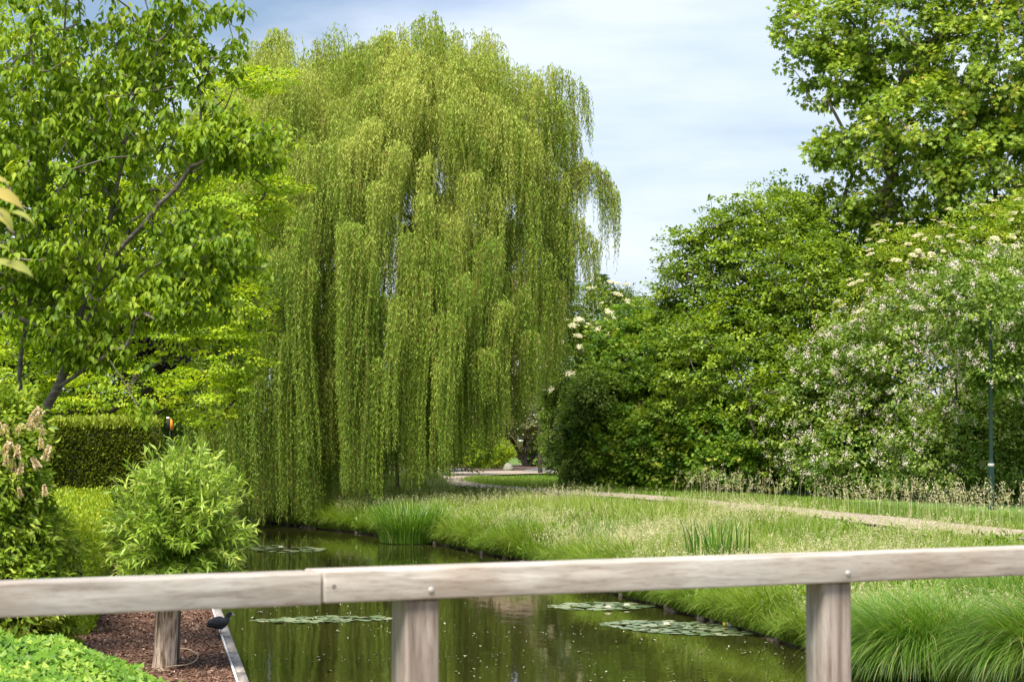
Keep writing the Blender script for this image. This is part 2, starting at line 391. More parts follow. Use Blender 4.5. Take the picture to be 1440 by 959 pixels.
def ribbon(A, B, k, dz):
    A, B = np.asarray(A), np.asarray(B)
    t = np.linspace(0, 1, k)[None, :, None]
    G = A[:, None, :2] * (1 - t) + B[:, None, :2] * t
    z = ground_z(G.reshape(-1, 2)) + dz
    V = np.column_stack([G.reshape(-1, 2), z]); i = (np.arange(len(A) - 1)[:, None] * k + np.arange(k - 1)[None]).ravel()
    return V, [np.stack([i, i + 1, i + k + 1, i + k], 1)]
OUT = np.array([atz(x, y, .8)[:2] for x, y in outer]); INN = np.array([atz(x, y, .8)[:2] for x, y in inner])
OUTs, INNs = spl(OUT), spl(INN)
V, Fs = ribbon(OUTs, INNs, 7, .07)
m = basicmat('path_asphalt', [(.3, (.20, .165, .13)), (.5, (.30, .24, .185)), (.72, (.42, .335, .25))], 3, 8, .9, bump=.3, bscale=60)
tag(build('path', V, Fs, m), kind='structure')
# fallen petals gathered along both path edges
def edge_strip(L0, L1, a, b, dz, name, mat):
    A = L0 * (1 - a) + L1 * a; B = L0 * (1 - b) + L1 * b
    V, Fs = ribbon(A, B, 3, dz); return V, Fs
# mulch bed on the left bank
hedge_line = lambda d: -6.25 - (d - 36) * (2.05 / 14)
D = np.arange(14, 60, .5)
A = np.column_stack([-3.02 - .152 * (D - 27.4) - .08, D]); B = np.column_stack([hedge_line(D) - 1.6, D])
V, Fs = ribbon(A, B, 9, .012)
m = basicmat('mulch_soil', [(.3, (.05, .026, .016)), (.5, (.13, .068, .042)), (.7, (.24, .14, .095))], 22, 8, .95, bump=.8, bscale=40)
tag(build('mulch_bed', V, Fs, m), kind='structure')
nC = 26000
d = rng.uniform(26, 52, nC) ** 1.0; f = rng.random(nC)
xx = (-3.02 - .152 * (d - 27.4) - .11) * (1 - f) + (hedge_line(d) - .4) * f
P = np.column_stack([xx, d, ground_z(np.column_stack([xx, d])) + .02 + rng.random(nC) * .025])
Dd = rdir(nC) * np.array([1, 1, .25]); nn = unit(np.array([0, 0, 1]) + rdir(nC) * .5)
V, Fs, ti = leafverts(P, Dd, nn, rng.uniform(.03, .09, nC), rng.uniform(.012, .03, nC), T_BLADE, np.clip(rng.normal(.5, .25, nC), 0, 1))
tag(build('wood_chips', V, Fs, M['mulch'], ti), 'reddish brown bark chips covering the bank along the canal edge', 'bark mulch', kind='stuff')

# far bed of bare soil beyond the path
V, Fs = ribbon(np.array([[-14, 104.5], [0, 105.2], [8, 105.5], [20, 106.]]), np.array([[-14, 116], [0, 116], [8, 116], [20, 116.]]), 4, .03)
tag(build('soil_bed', V, Fs, basicmat('bed_soil', [(.3, (.07, .045, .03)), (.7, (.17, .11, .08))], 4, 6, .95)), kind='structure')

# ------------------------------------------------------------------ foot bridge railing
def box(c0, c1):
    (x0, y0, z0), (x1, y1, z1) = c0, c1
    V = np.array([[x0, y0, z0], [x1, y0, z0], [x1, y1, z0], [x0, y1, z0], [x0, y0, z1], [x1, y0, z1], [x1, y1, z1], [x0, y1, z1]], float)
    Fq = np.array([[0, 3, 2, 1], [4, 5, 6, 7], [0, 1, 5, 4], [1, 2, 6, 5], [2, 3, 7, 6], [3, 0, 4, 7]])
    return V, [Fq], None
def bevel(o, w, seg=2):
    md = o.modifiers.new('b', 'BEVEL'); md.width = w; md.segments = seg; md.limit_method = 'ANGLE'
def woodmat(name, vs_, stops=None, sat=1):
    m, n = newmat(name)
    x = noise(n, 3.0, 6, .6, vscale=vs_); x.inputs['Distortion'].default_value = .8
    y = noise(n, 2.2, 3, .5)
    z = noise(n, 14, 6, .7, vscale=vs_)
    r = ramp(n, x.outputs[0], stops or [(.30, (.30, .225, .18)), (.5, (.46, .385, .33)), (.7, (.58, .51, .46))])
    r2 = ramp(n, y.outputs[0], [(.35, (.86, .76, .68)), (.6, (1.05, 1.02, 1.0))])
    r3 = ramp(n, z.outputs[0], [(.34, (.62, .55, .5)), (.5, (1, 1, 1))])
    mm = N(n, 'ShaderNodeMix', data_type='RGBA', blend_type='MULTIPLY'); mm.inputs[0].default_value = 1
    n.links.new(r.outputs[0], mm.inputs[6]); n.links.new(r2.outputs[0], mm.inputs[7])
    m3 = N(n, 'ShaderNodeMix', data_type='RGBA', blend_type='MULTIPLY'); m3.inputs[0].default_value = .8
    n.links.new(mm.outputs[2], m3.inputs[6]); n.links.new(r3.outputs[0], m3.inputs[7])
    p = N(n, 'ShaderNodeBsdfPrincipled'); p.inputs['Roughness'].default_value = .75; p.inputs['Specular IOR Level'].default_value = .25
    n.links.new(m3.outputs[2], p.inputs['Base Color'])
    b = N(n, 'ShaderNodeBump'); b.inputs['Strength'].default_value = .35; b.inputs['Distance'].default_value = .003
    n.links.new(z.outputs[0], b.inputs['Height']); n.links.new(b.outputs[0], p.inputs['Normal'])
    o_ = N(n, 'ShaderNodeOutputMaterial'); n.links.new(p.outputs[0], o_.inputs[0]); return m
WR = woodmat('weathered_rail', (.7, 6, 6), [(.30, (.26, .232, .20)), (.5, (.39, .365, .33)), (.7, (.54, .515, .475))]); WP = woodmat('weathered_post', (6, 6, .6), [(.30, (.15, .12, .10)), (.5, (.27, .235, .205)), (.7, (.42, .385, .355))])
PHI = math.atan(F / 6540.0)
D1 = 6.85
ct, st_ = math.cos(PHI), math.sin(PHI)
Pf = at(590, 843, D1)            # lower front edge of the rail at the first post
br = empty('footbridge'); br.location = (Pf[0], Pf[1], 0); br.rotation_euler = (0, 0, PHI)
tag(br, 'weathered grey timber bridge railing crossing in front of the canal', 'bridge railing')
zb = float(Pf[2]); zt = zb + .088; RW = .150
def loc_at(px):   # local x along the front face for photo column px
    a = (px - W0 / 2) / F
    # point: Pf + s*(ct,st); want X = a*Y
    return (a * Pf[1] - Pf[0]) / (ct - a * st_)
sj = loc_at(456)
for (a, b, dz) in ((-6.5, sj - .002, -.004), (sj + .002, 7.5, 0)):
    V, Fs, _ = box((a, 0 if dz == 0 else .006, zb + dz), (b, RW, zt + dz))
    o = build('handrail', V, Fs, WR, parent=br); bevel(o, .006)
steel = basicmat('bolt_steel', [(.3, (.30, .28, .26)), (.7, (.50, .48, .45))], 20, rough=.45, spec=.6)
s1, s2 = loc_at(600), loc_at(1183)
gap = s2 - s1; pw = .105
for s in (s1 - 2 * gap, s1 - gap, s1, s2, s2 + gap, s2 + 2 * gap):
    V, Fs, _ = box((s - pw / 2, .022, 1.72), (s + pw / 2, .022 + pw, zb - .001))
    o = build('post', V, Fs, WP, parent=br); bevel(o, .008)
    # shallow grooves milled down the front face
    for gxx in (-.018, .018):
        V, Fs, _ = box((s + gxx - .004, .0205, 1.74), (s + gxx + .004, .0225, zb - .01)); 
def bolt(px, py_frac, r, recess):
    s = loc_at(px); z = zb + .088 * py_frac; k = 16; th = np.arange(k) / k * 2 * np.pi
    y0, y1 = (-.001, .004) if recess else (-.006, .004)
    ring = lambda rr, y: np.column_stack([s + rr * np.cos(th), np.full(k, y), z + rr * np.sin(th)])
    V = np.concatenate([ring(r, y1), ring(r, y0 + .002), ring(r * .6, y0), [[s, y0 + (.003 if recess else -.001), z]]])
    i = np.arange(k); j = (i + 1) % k
    q = np.concatenate([np.stack([i, j, j + k, i + k], 1), np.stack([i + k, j + k, j + 2 * k, i + 2 * k], 1)])
    return V, [q, np.stack([i + 2 * k, j + 2 * k, np.full(k, 3 * k)], 1)]
for px, fr, r, rec in ((470.5, .52, .0075, True), (606, .30, .0085, False), (1191, .33, .0085, False)):
    V, Fs = bolt(px, fr, r, rec)
    build('bolt', V, Fs, M['bark_dark'] if rec else steel, parent=br, smooth=False)
V, Fs, _ = box((-6.5, -3.2, 1.62), (7.5, .02, 1.74))
o = build('deck', V, Fs, WR, parent=br)
V, Fs, _ = box((-6.5, .02, 1.50), (7.5, .14, 1.72))
build('edge_beam', V, Fs, WP, parent=br)

# ------------------------------------------------------------------ left bank edging
m = woodmat('edging_board', (3, .5, 3), [(.3, (.20, .18, .17)), (.5, (.34, .32, .30)), (.7, (.48, .46, .43))])
ed = empty('bank_edging'); tag(ed, 'long grey plank edging between the bark chips and the canal water', 'edging')
dd = np.arange(14, 74, 2.4)
for i, d0 in enumerate(dd):
    d1 = d0 + 2.39; x0 = -3.02 - .152 * (d0 - 27.4); x1 = -3.02 - .152 * (d1 - 27.4)
    top = .425
    V = np.array([[x0 - .07, d0, top - .05], [x0 + .05, d0, top - .05], [x1 + .05, d1, top - .05], [x1 - .07, d1, top - .05],
                  [x0 - .07, d0, top], [x0 + .05, d0, top], [x1 + .05, d1, top], [x1 - .07, d1, top]])
    fq = np.array([[0, 3, 2, 1], [4, 5, 6, 7], [0, 1, 5, 4], [1, 2, 6, 5], [2, 3, 7, 6], [3, 0, 4, 7]])
    build('plank', V, [fq], m, parent=ed)
x0, x1 = -3.02 - .152 * (14 - 27.4), -3.02 - .152 * (74 - 27.4)
V = np.array([[x0 + .0, 14, -.6], [x0 + .04, 14, -.6], [x1 + .04, 74, -.6], [x1, 74, -.6], [x0, 14, .374], [x0 + .04, 14, .374], [x1 + .04, 74, .374], [x1, 74, .374]])
build('sheet_board', V, [fq], M['bark_dark'], parent=ed)
V = V * 1.0; V[:4, 2] = .43; V[4:, 2] = .455
V[[0, 4], 0] = x0 - .10; V[[1, 5], 0] = x0 - .076; V[[2, 6], 0] = x1 - .076; V[[3, 7], 0] = x1 - .10
build('white_batten', V, [fq], basicmat('pale_batten', [(.3, (.45, .43, .42)), (.7, (.72, .70, .68))], 8), parent=ed)

# right bank revetment of short dark stakes
rv = empty('timber_revetment'); tag(rv, 'low dark timber stakes holding the grassy bank at the waterline', 'revetment')
RBs = spl(np.array(RB[3:17]), 6)
cum = np.concatenate([[0], np.cumsum(np.linalg.norm(np.diff(RBs, axis=0), axis=1))])
A, B, ra = [], [], []
s = 0
while s < cum[-1]:
    x = np.interp(s, cum, RBs[:, 0]); y = np.interp(s, cum, RBs[:, 1]); h = .0 + rng.random() * .09
    A.append([x, y, -.5]); B.append([x + rng.normal() * .01, y, h]); ra.append(.045 + rng.random() * .02); s += rng.choice([.12, .2, .5, 1.5, 3.0])
sm_ = basicmat('wet_stake', [(.3, (.04, .03, .02)), (.7, (.15, .12, .09))], 8)
for a_, b_, r_ in list(zip(A, B, ra))[:100]:
    V, Fs, _ = tubes([a_], [b_], [r_], [r_ * .9], 7); build('stake', V, Fs + [7 + np.arange(7)[None]], sm_, parent=rv)

# ------------------------------------------------------------------ grass
def blades(P, h, w, az, bend, tint, seg=4, stiff=1.4, tipw=.0, zfall=1.0):
    """arching ribbons: P base (n,3), h length, bend 0..~2 (radians turned at the tip)"""
    n = len(P); hd = np.column_stack([np.cos(az), np.sin(az), np.zeros(n)])
    sd = np.column_stack([-np.sin(az), np.cos(az), np.zeros(n)])
    tw = rng.uniform(-.9, .9, n)[:, None]; sd = unit(sd + hd * tw)
    cur = P.copy(); Vs = []
    seglen = (h / seg)[:, None]
    for i in range(seg + 1):
        t = i / seg
        ww = (w * (1 - t ** 2.2) * (.75 + .25 * min(1, t * 4)) + w * tipw)[:, None]
        if i < seg: Vs += [cur - sd * ww / 2, cur + sd * ww / 2]
        else: Vs += [cur]
        a = (bend * ((i + .5) / seg) ** stiff)[:, None]
        cur = cur + seglen * (hd * np.sin(a) + np.array([0, 0, 1]) * np.cos(a))
    k = 2 * seg + 1
    V = np.stack(Vs, 1).reshape(-1, 3)
    q = np.array([[2 * i, 2 * i + 1, 2 * i + 3, 2 * i + 2] for i in range(seg - 1)])
    t3 = np.array([[2 * seg - 2, 2 * seg - 1, 2 * seg]])
    off = (np.arange(n) * k)[:, None, None]
    return V, [(q[None] + off).reshape(-1, 4), (t3[None] + off).reshape(-1, 3)], np.repeat(tint, k)

def vnoise(Q, s, seed=0):
    """smooth value noise in 2-D"""
    r = np.random.default_rng(seed).random((64, 64)); q = np.asarray(Q) / s + 100
    i = np.floor(q).astype(int); f = q - i; f = f * f * (3 - 2 * f)
    g = lambda a, b: r[(i[:, 0] + a) % 64, (i[:, 1] + b) % 64]
    return (g(0, 0) * (1 - f[:, 0]) + g(1, 0) * f[:, 0]) * (1 - f[:, 1]) + (g(0, 1) * (1 - f[:, 0]) + g(1, 1) * f[:, 0]) * f[:, 1]

PATHPOLY = np.concatenate([OUTs, INNs[::-1]])
def meadow_pts(n):
    out = []
    while sum(map(len, out)) < n:
        y = rng.uniform(25.5, 88, n); x = rng.uniform(-12, 17, n)
        Q = np.column_stack([x, y])
        # in the strip between the water and the path's outer line
        oy = np.interp(x, OUTs[::-1][:0:-1, 0] if False else np.sort(OUTs[:88, 0]), OUTs[:88, 1][np.argsort(OUTs[:88, 0])])
        keep = ~in_poly(Q, POLY) & (y < oy - .5) & (np.abs(x / y) < .24) & (seg_dist(Q, RB) < seg_dist(Q, LB))
        keep &= rng.random(n) < np.clip((46 / y) ** 1.2, 0, 1)
        out.append(Q[keep])
    return np.concatenate(out)[:n]
Q = meadow_pts(230000)
dr = seg_dist(Q, RB)
patch = vnoise(Q, 1.6, 3); patch2 = vnoise(Q, .55, 5); patch3 = vnoise(Q, 4.0, 9)
oyy = np.interp(Q[:, 0], np.sort(OUTs[:88, 0]), OUTs[:88, 1][np.argsort(OUTs[:88, 0])])
mown = np.clip((oyy - Q[:, 1] - .9) / 6.0, 0, 1)          # shorter towards the path
h = (.14 + .46 * patch ** 1.4 + .20 * patch2) * (.13 + .87 * mown) * rng.uniform(.6, 1.25, len(Q))
h *= np.where(Q[:, 1] < 45, .85, 1)
tint = np.clip(.18 + .38 * patch3 + .25 * patch2 + rng.normal(size=len(Q)) * .10, 0, .74)
dry = (rng.random(len(Q)) < .035 + .13 * np.clip(patch3 - .38, 0, 1) * 2)
tint = np.where(dry & (rng.random(len(Q)) < .6), rng.uniform(.8, 1, len(Q)), tint)
az = rng.uniform(0, 2 * np.pi, len(Q)); edge = dr < .8
az = np.where(edge, math.pi + rng.normal(size=len(Q)) * .9 + .6, az)
bend = rng.uniform(.2, 1.3, len(Q)) + edge * rng.uniform(.3, .9, len(Q))
V, Fs, ti = blades(np.column_stack([Q, ground_z(Q) - .02]), h, rng.uniform(.010, .020, len(Q)), az, bend, tint, seg=3)
# long blades leaning out over the water along the whole edge
RBe = spl(np.array(RB[1:18]), 6); ce = np.concatenate([[0], np.cumsum(np.linalg.norm(np.diff(RBe, axis=0), axis=1))])
n = 46000; se = rng.uniform(0, ce[-1], n); Qe = np.column_stack([np.interp(se, ce, RBe[:, 0]), np.interp(se, ce, RBe[:, 1])])
ie = np.clip(np.searchsorted(ce, se) - 1, 0, len(RBe) - 2); te = unit(RBe[ie + 1] - RBe[ie]); ne = np.column_stack([te[:, 1], -te[:, 0]])
Qe = Qe + ne * (rng.random((n, 1)) ** 1.5 * .9 + .0)
pe = vnoise(np.column_stack([se, se * 0]), .9, 4)
Ve, Fe, te_ = blades(np.column_stack([Qe, np.maximum(ground_z(Qe), .05) - .02]), (.30 + .75 * pe) * rng.uniform(.6, 1.3, n), rng.uniform(.010, .018, n), np.arctan2(-ne[:, 1], -ne[:, 0]) + rng.normal(size=n) * .7,
                     rng.uniform(.9, 2.7, n), np.clip(.15 + .45 * pe + rng.normal(size=n) * .13, 0, .8), seg=5, stiff=.9)
Ve[:, 2] = np.maximum(Ve[:, 2], .008)
# broad weeds mixed in
Qw = Q[(oyy - Q[:, 1] > 3.5) & (vnoise(Q, .8, 51) > .58) & (rng.random(len(Q)) < .12)]; kw = np.repeat(np.arange(len(Qw)), 4); mw = len(kw)
Pw = np.column_stack([Qw, ground_z(Qw)])[kw] + np.column_stack([rng.normal(size=(mw, 2)) * .06, rng.uniform(.03, .32, mw)])
lw_ = rng.uniform(.06, .17, mw); W3 = leafverts(Pw, unit(rdir(mw) + [0, 0, .5]), unit(rdir(mw) * .6 + [0, 0, 1]), lw_, lw_ * .42, T_BROAD, np.clip(rng.normal(.3, .14, mw), 0, .7))
V, Fs, ti = merge([(V, Fs, ti), (Ve, Fe, te_), W3])
tag(build('meadow_grass', V, Fs, M['grass'], ti), 'long uneven green meadow grass growing on the bank between water and path', 'grass', kind='stuff')
# flowering grass heads: thin pale stalks topped by loose panicles
Q = meadow_pts(36000); pch = vnoise(Q, 3.2, 12); oyy = np.interp(Q[:, 0], np.sort(OUTs[:88, 0]), OUTs[:88, 1][np.argsort(OUTs[:88, 0])])
Q = Q[(rng.random(len(Q)) < np.clip((pch - .30) * 2.2, .06, 1)) & (oyy - Q[:, 1] > .6) & (seg_dist(Q, RB) > .3)]
def panicles(Q, h0, h1, z=None, t0=.84, t1=1., lean=.8, big=1.0):
    n = len(Q); z = ground_z(Q) if z is None else z
    h = rng.uniform(h0, h1, n); az = rng.uniform(0, 2 * np.pi, n); be = rng.uniform(.15, lean, n)
    B0 = np.column_stack([Q, z]); tn = rng.uniform(t0, t1, n)
    s = blades(B0, h, np.full(n, .006), az, be, tn, seg=4)
    # the head: spikelets round the upper stalk
    k = 9; kk = np.repeat(np.arange(n), k); t = rng.uniform(.66, 1.0, n * k); a = be[kk] * .62
    hd = np.column_stack([np.cos(az[kk]), np.sin(az[kk]), np.zeros(n * k)])
    Pp = B0[kk] + (h[kk] * t)[:, None] * (hd * (np.sin(a) * (.35 + .4 * t))[:, None] + np.array([0, 0, 1]) * np.cos(a * .72)[:, None]) + rdir(n * k) * .022 * big
    sp = leafverts(Pp, unit(rdir(n * k) * .6 + hd * .5 + np.array([0, 0, .5])), rdir(n * k), rng.uniform(.03, .06, n * k) * big, rng.uniform(.008, .014, n * k) * big, T_BLADE, np.clip(tn[kk] + .05 * rng.normal(size=n * k), .8, 1))
    return merge([s, sp])
dd_ = np.interp(Q[:, 0], np.sort(OUTs[:88, 0]), OUTs[:88, 1][np.argsort(OUTs[:88, 0])]) - Q[:, 1]
V, Fs, ti = panicles(Q[dd_ > 2.6], .3, .66)
V2_ = panicles(Q[(dd_ <= 2.6) & (dd_ > 1.1) & (rng.random(len(Q)) < .3)], .18, .36); V, Fs, ti = merge([(V, Fs, ti), V2_])
tag(build('seeding_grass', V, Fs, M['grass'], ti), 'pale straw coloured seed heads standing above the meadow grass', 'grass seed heads', kind='stuff')
# strip of grass at the hedge foot, with tall oat-like heads
n = 90000; t = rng.random(n); src = np.sort(rng.uniform(0, 90, n)).astype(int)
iy = np.clip(src, 0, len(INNs) - 2)
base = INNs[iy] * (1 - t[:, None]) + INNs[iy + 1] * t[:, None]
Q = base + np.column_stack([rng.normal(size=n) * .25, .25 + rng.random(n) ** 1.2 * 10])
Q = Q[(Q[:, 1] < 92)]
pt = vnoise(Q, 1.2, 31)
V, Fs, ti = blades(np.column_stack([Q, ground_z(Q) - .01]), rng.uniform(.05, .24, len(Q)) * (.4 + pt), rng.uniform(.010, .018, len(Q)), rng.uniform(0, 6.28, len(Q)), rng.uniform(.2, 1.3, len(Q)),
                  np.clip(.15 + .4 * pt + rng.normal(size=len(Q)) * .12, 0, .8), seg=3)
tag(build('verge_grass', V, Fs, M['grass'], ti), 'short green grass verge between the path and the foot of the hedge', 'grass', kind='stuff')
q = []
for _ in range(360):
    px = rng.choice([rng.uniform(960, 1110), rng.uniform(1130, 1450), rng.uniform(1200, 1450)]); i = np.argmin(np.abs(INNs[:88, 0] / INNs[:88, 1] * F + 720 - px))
    q.append(INNs[i] + [rng.normal() * .3, .3 + rng.random() * 2.2])
V, Fs, ti = panicles(np.array(q), .5, 1.15, lean=1.3, t0=.86, big=1.5)
tag(build('tall_oat_grass', V, Fs, M['grass'], ti), 'tall arching straw coloured grass heads standing before the flowering thicket', 'tall dry grass', kind='stuff')
# lawn island short grass
n = 16000; LI = np.array([atz(x, y, .8)[:2] for x, y in [(672, 680), (700, 672), (777, 669), (900, 668), (900, 697), (783, 691), (707, 685)]])
Q = np.column_stack([rng.uniform(LI[:, 0].min(), LI[:, 0].max(), n), rng.uniform(LI[:, 1].min(), LI[:, 1].max(), n)]); Q = Q[in_poly(Q, LI)]
V, Fs, ti = blades(np.column_stack([Q, ground_z(Q) - .01]), rng.uniform(.06, .16, len(Q)), np.full(len(Q), .022), rng.uniform(0, 6.28, len(Q)), rng.uniform(.2, 1., len(Q)), np.clip(rng.normal(.35, .12, len(Q)), 0, .7), seg=2)
tag(build('lawn_grass', V, Fs, M['grass'], ti), 'mown bright green lawn inside the bend of the path', 'lawn', kind='stuff')

# fountain-like clumps
def fountain(name, c, n, h, spread, r0, w, label, cat, mat, bend=(.6, 2.6), group=None, tmid=.5, seg=7, aimed=None, stiff=1.2):
    a0 = rng.uniform(0, 2 * np.pi, n); rr = r0 * np.sqrt(rng.random(n))
    P = np.column_stack([c[0] + rr * np.cos(a0), c[1] + rr * np.sin(a0), np.zeros(n)]); P[:, 2] = np.maximum(ground_z(P[:, :2]), .0) + c[2]
    az = np.where(rng.random(n) < .7, a0, a0 + rng.normal(size=n) * .9)
    if aimed is not None:
        az = np.where(rng.random(n) < .55, aimed + rng.normal(size=n) * .8, az)
    L = h * rng.uniform(.55, 1.1, n)
    V, Fs, ti = blades(P, L, w * rng.uniform(.7, 1.3, n), az, rng.uniform(*bend, n), np.where(rng.random(n) < .05, 1., np.clip(rng.normal(tmid, .25, n), 0, .93)), seg=seg, stiff=stiff)
    V[:, 2] = np.maximum(V[:, 2], .01 + rng.random(len(V)) * .03)
    o = build(name, V, Fs, mat, ti); tag(o, label, cat, group); return o
c = at(1310, 880, 31.9)
fountain('sedge_clump', (c[0] - .1, c[1], .0), 6000, 1.55, 1, .62, .010, 'wide arching sedge tussock drooping to the water right of the second railing post', 'sedge', M['sedge'], bend=(1.3, 3.0), aimed=math.pi + .5, stiff=.75)
c = at(1470, 905, 30.4)
fountain('sedge_clump', (c[0], c[1], .0), 5200, 1.55, 1, .55, .010, 'sedge tussock cut by the right edge of the photo', 'sedge', M['sedge'], bend=(1.3, 3.0), aimed=math.pi + .3, stiff=.75)
c = at(1420, 830, 36.0)
fountain('sedge_clump', (c[0], c[1], -.05), 3000, 1.1, 1, .8, .011, 'lighter upright sedge behind the two drooping tussocks', 'sedge', M['sedge'], bend=(.5, 2.2), tmid=.65)
c = at(1250, 870, 34.0)
fountain('sedge_clump', (c[0], c[1], 0), 3000, 1.0, 1, .6, .010, 'smaller sedge tussock just right of the second post, beside the widest one', 'sedge', M['sedge'], bend=(1.0, 2.7), tmid=.55, stiff=.8)
c = atz(1010, 778, .75)
fountain('iris_clump', (c[0], c[1], 0), 120, 1.15, 1, .6, .045, 'stiff upright sword leaved iris clump in the meadow grass above the railing', 'iris', M['sedge'], bend=(.05, .75), tmid=.35, seg=4, stiff=2)
c = atz(575, 748, .3)
fountain('reed_clump', (c[0], c[1] + .3, 0), 1500, 1.25, 1, .8, .018, 'tall green reed clump at the water below the right side of the willow', 'reeds', M['sedge'], bend=(.3, 2.2), tmid=.45, seg=5)
c = atz(845, 745, .8)
fountain('reed_clump', (c[0], c[1], 0), 260, .8, 1, .5, .016, 'small upright tuft of greener blades in the middle of the meadow', 'reeds', M['sedge'], bend=(.1, .9), tmid=.35, seg=4)
for px, lab in ((700, 'rounded green grass tuft overhanging the water below the bend of the path'), (640, 'grass tuft leaning over the dark stakes left of the bend'), (520, 'lowest grass tuft at the water under the willow hem')):
    i = np.argmin([abs(720 + F * r[0] / r[1] - px) for r in RBs]); r = RBs[i]
    fountain('grass_tuft', (r[0] + .35, r[1] + .5, 0), 900, .75, 1, .5, .014, lab, 'grass tuft', M['sedge'], bend=(.5, 2.4), tmid=.5, seg=4, aimed=math.pi + 1)

# ------------------------------------------------------------------ weeping willow
def px2(x, y, d): return at(x, y, d)
DW = 74.0
def lobe(px, py, d, rx, ry, rz): return (at(px, py, d), np.array([rx, ry, rz]))
WL = [lobe(635, 205, 75, 3.3, 3.5, 3.0), lobe(555, 165, 77, 3.0, 3.2, 2.2), lobe(520, 370, 73.5, 4.3, 3.8, 4.4), lobe(690, 330, 75, 2.2, 3.0, 4.0),
      lobe(410, 330, 74, 2.4, 3.0, 4.6), lobe(400, 205, 79, 2.9, 3.0, 2.9), lobe(600, 480, 72.5, 3.2, 3.2, 4.0), lobe(420, 540, 73, 2.6, 2.8, 3.2), lobe(600, 105, 76, 2.6, 2.4, 1.2), lobe(715, 210, 75, 1.7, 2.2, 2.3), lobe(470, 112, 78, 1.7, 2, 1.1), lobe(345, 200, 77, 1.3, 2, 2.2), lobe(350, 330, 75, 1.3, 2, 3.5), lobe(540, 300, 72.6, 2.2, 2.2, 2.6), lobe(545, 420, 72.2, 1.6, 1.8, 2.4), lobe(735, 330, 74.5, 1.3, 2, 2.5)]
hemx = np.array([250, 350, 430, 500, 560, 640, 700, 740, 780, 800, 900]); hemy = np.array([750, 758, 752, 730, 712, 684, 655, 612, 560, 470, 380])
def hem(P):
    pxx = 720 + F * P[:, 0] / P[:, 1]; yy = np.interp(pxx, hemx, hemy)
    return CAMZ - (yy - 575) / F * P[:, 1] * .97
def spaced(C, Nn, dmin, nmax):
    keep = []
    for a in range(len(C)):
        if len(keep) >= nmax: break
        if keep:
            q = (C[keep] - C[a]) / np.array([1, 1, 1.5])
            if (q ** 2).sum(1).min() < dmin ** 2: continue
        keep.append(a)
    return C[keep], Nn[keep]
C, Nn = lobe_clumps(WL, 2600, .92, 1.04, front=False)
kp = (Nn[:, 2] > -.3) & ((Nn[:, 1] < .45) | (rng.random(len(C)) < .5)); C, Nn = spaced(C[kp], Nn[kp], .80, 520)
C2, N2 = lobe_clumps(WL, 330, .45, .78, front=False)
kp = N2[:, 2] > -.2; C2, N2 = C2[kp], N2[kp]
# arching side branch on the right, its strands hanging against the sky
side = np.array([at(788 + 80 * t, 268 - 34 * math.sin(t * 3.0) + 22 * t * t, 74.5) for t in np.linspace(0, 1, 13)])
side2 = np.array([at(780 + 60 * t, 330 - 14 * math.sin(t * 3.0) + 26 * t * t, 74.0) for t in np.linspace(0, 1, 8)])
top_r = np.array([at(775 + 48 * t, 112 + 28 * t * t, 74.5) for t in np.linspace(0, 1, 5)])
nsd = 12 + 7 + 5
Apx = np.concatenate([C, C2, side[1:], side2[1:], top_r]); Anx = np.concatenate([Nn, N2, np.tile([[.9, -.3, .3]], (nsd, 1))])
nd = len(Apx); isside = np.arange(nd) >= nd - nsd
low = np.clip((9.5 - Apx[:, 2]) / 5, 0, 1)
high = np.clip((Apx[:, 2] - 12.3) / 2.5, 0, 1)
Rb = np.where(isside, .24, rng.uniform(.30, .78, nd) * (1 - .42 * low) * (1 + .25 * high))           # half width of each hanging tress
per = np.where(isside, 18, (Rb * rng.uniform(85, 125, nd)).astype(int)); per[len(C):len(C) + len(C2)] = 34
Lb = np.where(isside, rng.uniform(1.7, 3.1, nd), rng.uniform(2.0, 4.6, nd))
hemr = np.where(rng.random(nd) < .62, rng.uniform(0, .4, nd), rng.uniform(.3, 1.6, nd))
tocut = (Apx[:, 2] < 8.8) & (rng.random(nd) < .7) & ~isside
kk = np.repeat(np.arange(nd), per); ns = len(kk)
rho = np.sqrt(rng.random(ns)); th_ = rng.uniform(0, 2 * np.pi, ns)
off = np.column_stack([np.cos(th_), np.sin(th_)]) * (rho * Rb[kk])[:, None]
# the tress: a rounded cap, strands splitting into ropes below it
NB = 5; rid = rng.integers(0, NB, ns); ra_ = rng.uniform(0, 6.28, (nd, NB)); rr_b = rng.uniform(.25, 1, (nd, NB))
rope = np.column_stack([np.cos(ra_[kk, rid]), np.sin(ra_[kk, rid])]) * (rr_b[kk, rid] * Rb[kk])[:, None]
A0 = Apx[kk] + np.column_stack([off * .45, Rb[kk] * .55 * (1 - rho ** 2) + rng.normal(size=ns) * (.06 + .05 * high[kk]) + (rng.random(ns) < .04) * rng.uniform(.05, .25, ns)])
